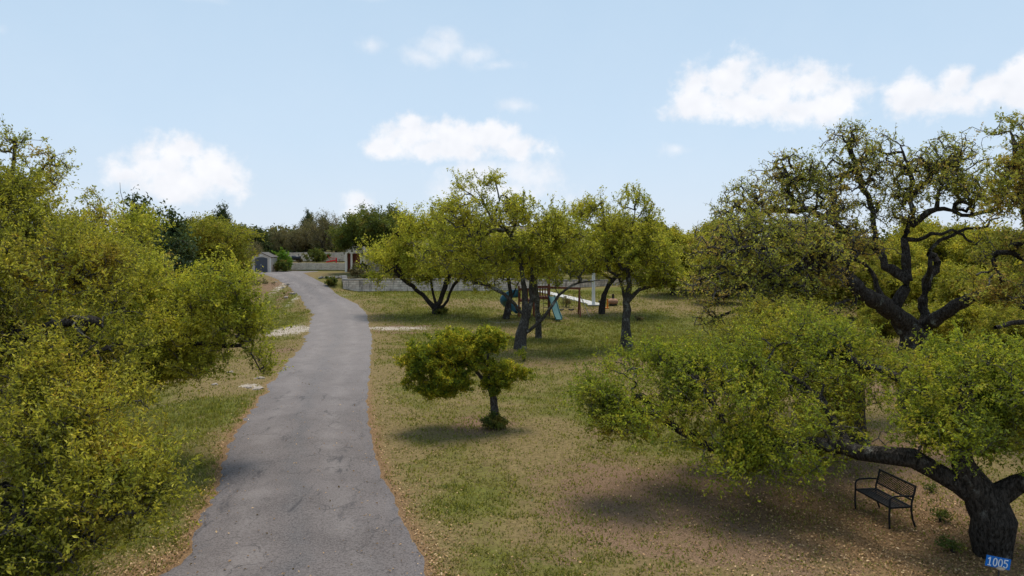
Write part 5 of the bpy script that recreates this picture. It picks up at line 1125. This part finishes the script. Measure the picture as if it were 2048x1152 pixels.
# ------------------------------------------------------------------ bench
def bench():
    Fr = np.array([7.59, 15.08]); Fl = np.array([7.44, 16.24]); ang = math.atan2(Fr[1] - Fl[1], Fr[0] - Fl[0])
    c = (Fr + Fl) / 2
    # local frame: +x along the seat (towards the camera), +y towards the back
    t = thing('garden_bench', 'black metal bench with slatted seat and lattice backrest facing the driveway', 'bench', (c[0], c[1], GZ(c[0], c[1]) + .01), ang)
    B = plain('black_iron', (.008, .008, .010), .5, .2, 20, spec=.3); D = plain('dark_slat', (.014, .013, .015), .6, .25, 14, spec=.2)
    Lh = .59; dp = .50
    for s in (-1, 1):
        x = s * Lh
        m = MB(); m.tube([(x, 0, 0), (x, -.01, .2), (x, 0, .42), (x, -.0, .56), (x, .03, .61), (x, .09, .635), (x, .3, .64), (x, dp - .02, .63)], .02, 8); m.build('armrest', B, t)
        m = MB(); m.tube([(x, dp + .06, 0), (x, dp + .0, .16), (x, dp - .03, .35), (x, dp - .02, .5), (x, dp + .04, .70), (x, dp + .07, .83)], .02, 8); m.build('leg', B, t)
        m = MB(); m.box((x * .985, dp / 2, .41), (.03, dp - .02, .035)); m.build('side_rail', B, t)
    m = MB()
    for k in range(8): m.box((0, .02 + k * (dp - .06) / 7, .425 + .012 * math.sin(k / 7 * 3.14) * -1), (2 * Lh - .03, .042, .014), bev=.004)
    m.build('seat', D, t)
    # back: frame + diagonal lattice
    def bp(x, f): return (x, dp + .0 + .07 * f, .54 + .28 * f)
    m = MB(); m.tube([bp(-Lh, 0), bp(Lh, 0)], .017, 6); m.tube([bp(-Lh, 1), bp(Lh, 1)], .02, 6); bk = m.build('backrest', B, t)
    m = MB(); n = 22; step = 2 * Lh / n
    for i in range(-6, n + 1):
        for s in (0, 1):
            pts = []
            xa, xb = -Lh + i * step, -Lh + (i + 6) * step; fa, fb = 0., 1.
            if xa < -Lh: fa = (-Lh - xa) / (xb - xa); xa = -Lh
            if xb > Lh: fb = fa + (1 - fa) * (Lh - xa) / (xb - xa) if xb > xa else 1; xb = Lh
            if xb - xa < .02: continue
            a, b = (fa, fb) if s == 0 else (1 - fa, 1 - fb)
            pa, pb = bp(xa, a), bp(xb, b); off = .004 * (1 if s else -1)
            m.tube([(pa[0], pa[1] + off, pa[2]), (pb[0], pb[1] + off, pb[2])], .006, 4)
    m.build('lattice', D, bk)
    m = MB(); m.tube([(-Lh, .02, .40), (Lh, .02, .40)], .014, 6); m.tube([(-Lh, dp - .04, .40), (Lh, dp - .04, .40)], .014, 6); m.build('seat_frame', B, t)
bench()

# ------------------------------------------------------------------ number sign
def sign():
    p = P(1996, 1125, 12.7)
    t = thing('address_sign', 'small blue house number sign reading 1005 at the foot of the bench oak', 'sign', (p[0], p[1], 0), R(-8))
    M_bl = plain('sign_blue', (.01, .16, .55), .35, .06, 4); M_wh = plain('sign_white', (.85, .88, .9), .4, .03); M_ps = plain('sign_post', (.06, .05, .045), .6)
    zc = p[2]; w, h = .39, .185; tilt = R(9)
    m = MB(); m.box((0, 0, zc), (w, .008, h), ry=tilt, bev=.003); pl = m.build('panel', M_bl, t)
    m = MB(); m.tube([(.02, .02, 0), (.02, .02, zc + .06)], .014, 6); m.build('post', M_ps, t)
    # digits drawn as strokes: 1 0 0 5
    def stroke(pts, cx):
        out = []
        for a, b in pts:
            x, z_ = cx + a * .062, b * .13 - .065; c_, s_ = math.cos(-tilt), math.sin(-tilt)
            out.append((x * c_ - z_ * s_, -.0105, zc + x * s_ + z_ * c_))
        return out
    dg = MB()
    def flat(pts, wd=.0085):
        for i in range(len(pts) - 1):
            a, b = Vector(pts[i]), Vector(pts[i + 1]); d_ = (b - a).normalized(); n_ = Vector((-d_.z, 0, d_.x)) * wd; a = a - d_ * wd * .7; b = b + d_ * wd * .7
            y = Vector((0, .0018 + .0004 * (i % 3), 0)); dg.add([a - n_, b - n_, b + n_, a + n_, a - n_ + y, b - n_ + y, b + n_ + y, a + n_ + y], [(0, 1, 2, 3), (4, 7, 6, 5), (0, 4, 5, 1), (1, 5, 6, 2), (2, 6, 7, 3), (3, 7, 4, 0)])
    one = [(.1, .8), (.5, 1), (.5, 0)]; zero = [(.5 + .45 * math.cos(a), .5 + .5 * math.sin(a)) for a in np.linspace(0, 2 * math.pi, 15)]
    five = [(.9, 1), (.15, 1), (.1, .58), (.45, .64), (.85, .5), (.92, .28), (.75, .05), (.4, 0), (.08, .12)]
    for gph, cx in ((one, -.165), (zero, -.080), (zero, .003), (five, .088)): flat(stroke(gph, cx))
    flat(stroke([(.15, 0), (.85, 0)], -.165)); dg.build('lettering', M_wh, pl)
    m = MB(); m.lathe([(0, -.03), (.05, -.02), (.07, 0), (.045, .018), (0, .022)], c=(.02, -.04, zc - .085), n=12); m.build('bracket', plain('tan_stone', (.45, .33, .24), .9, .2, 12), t)
sign()
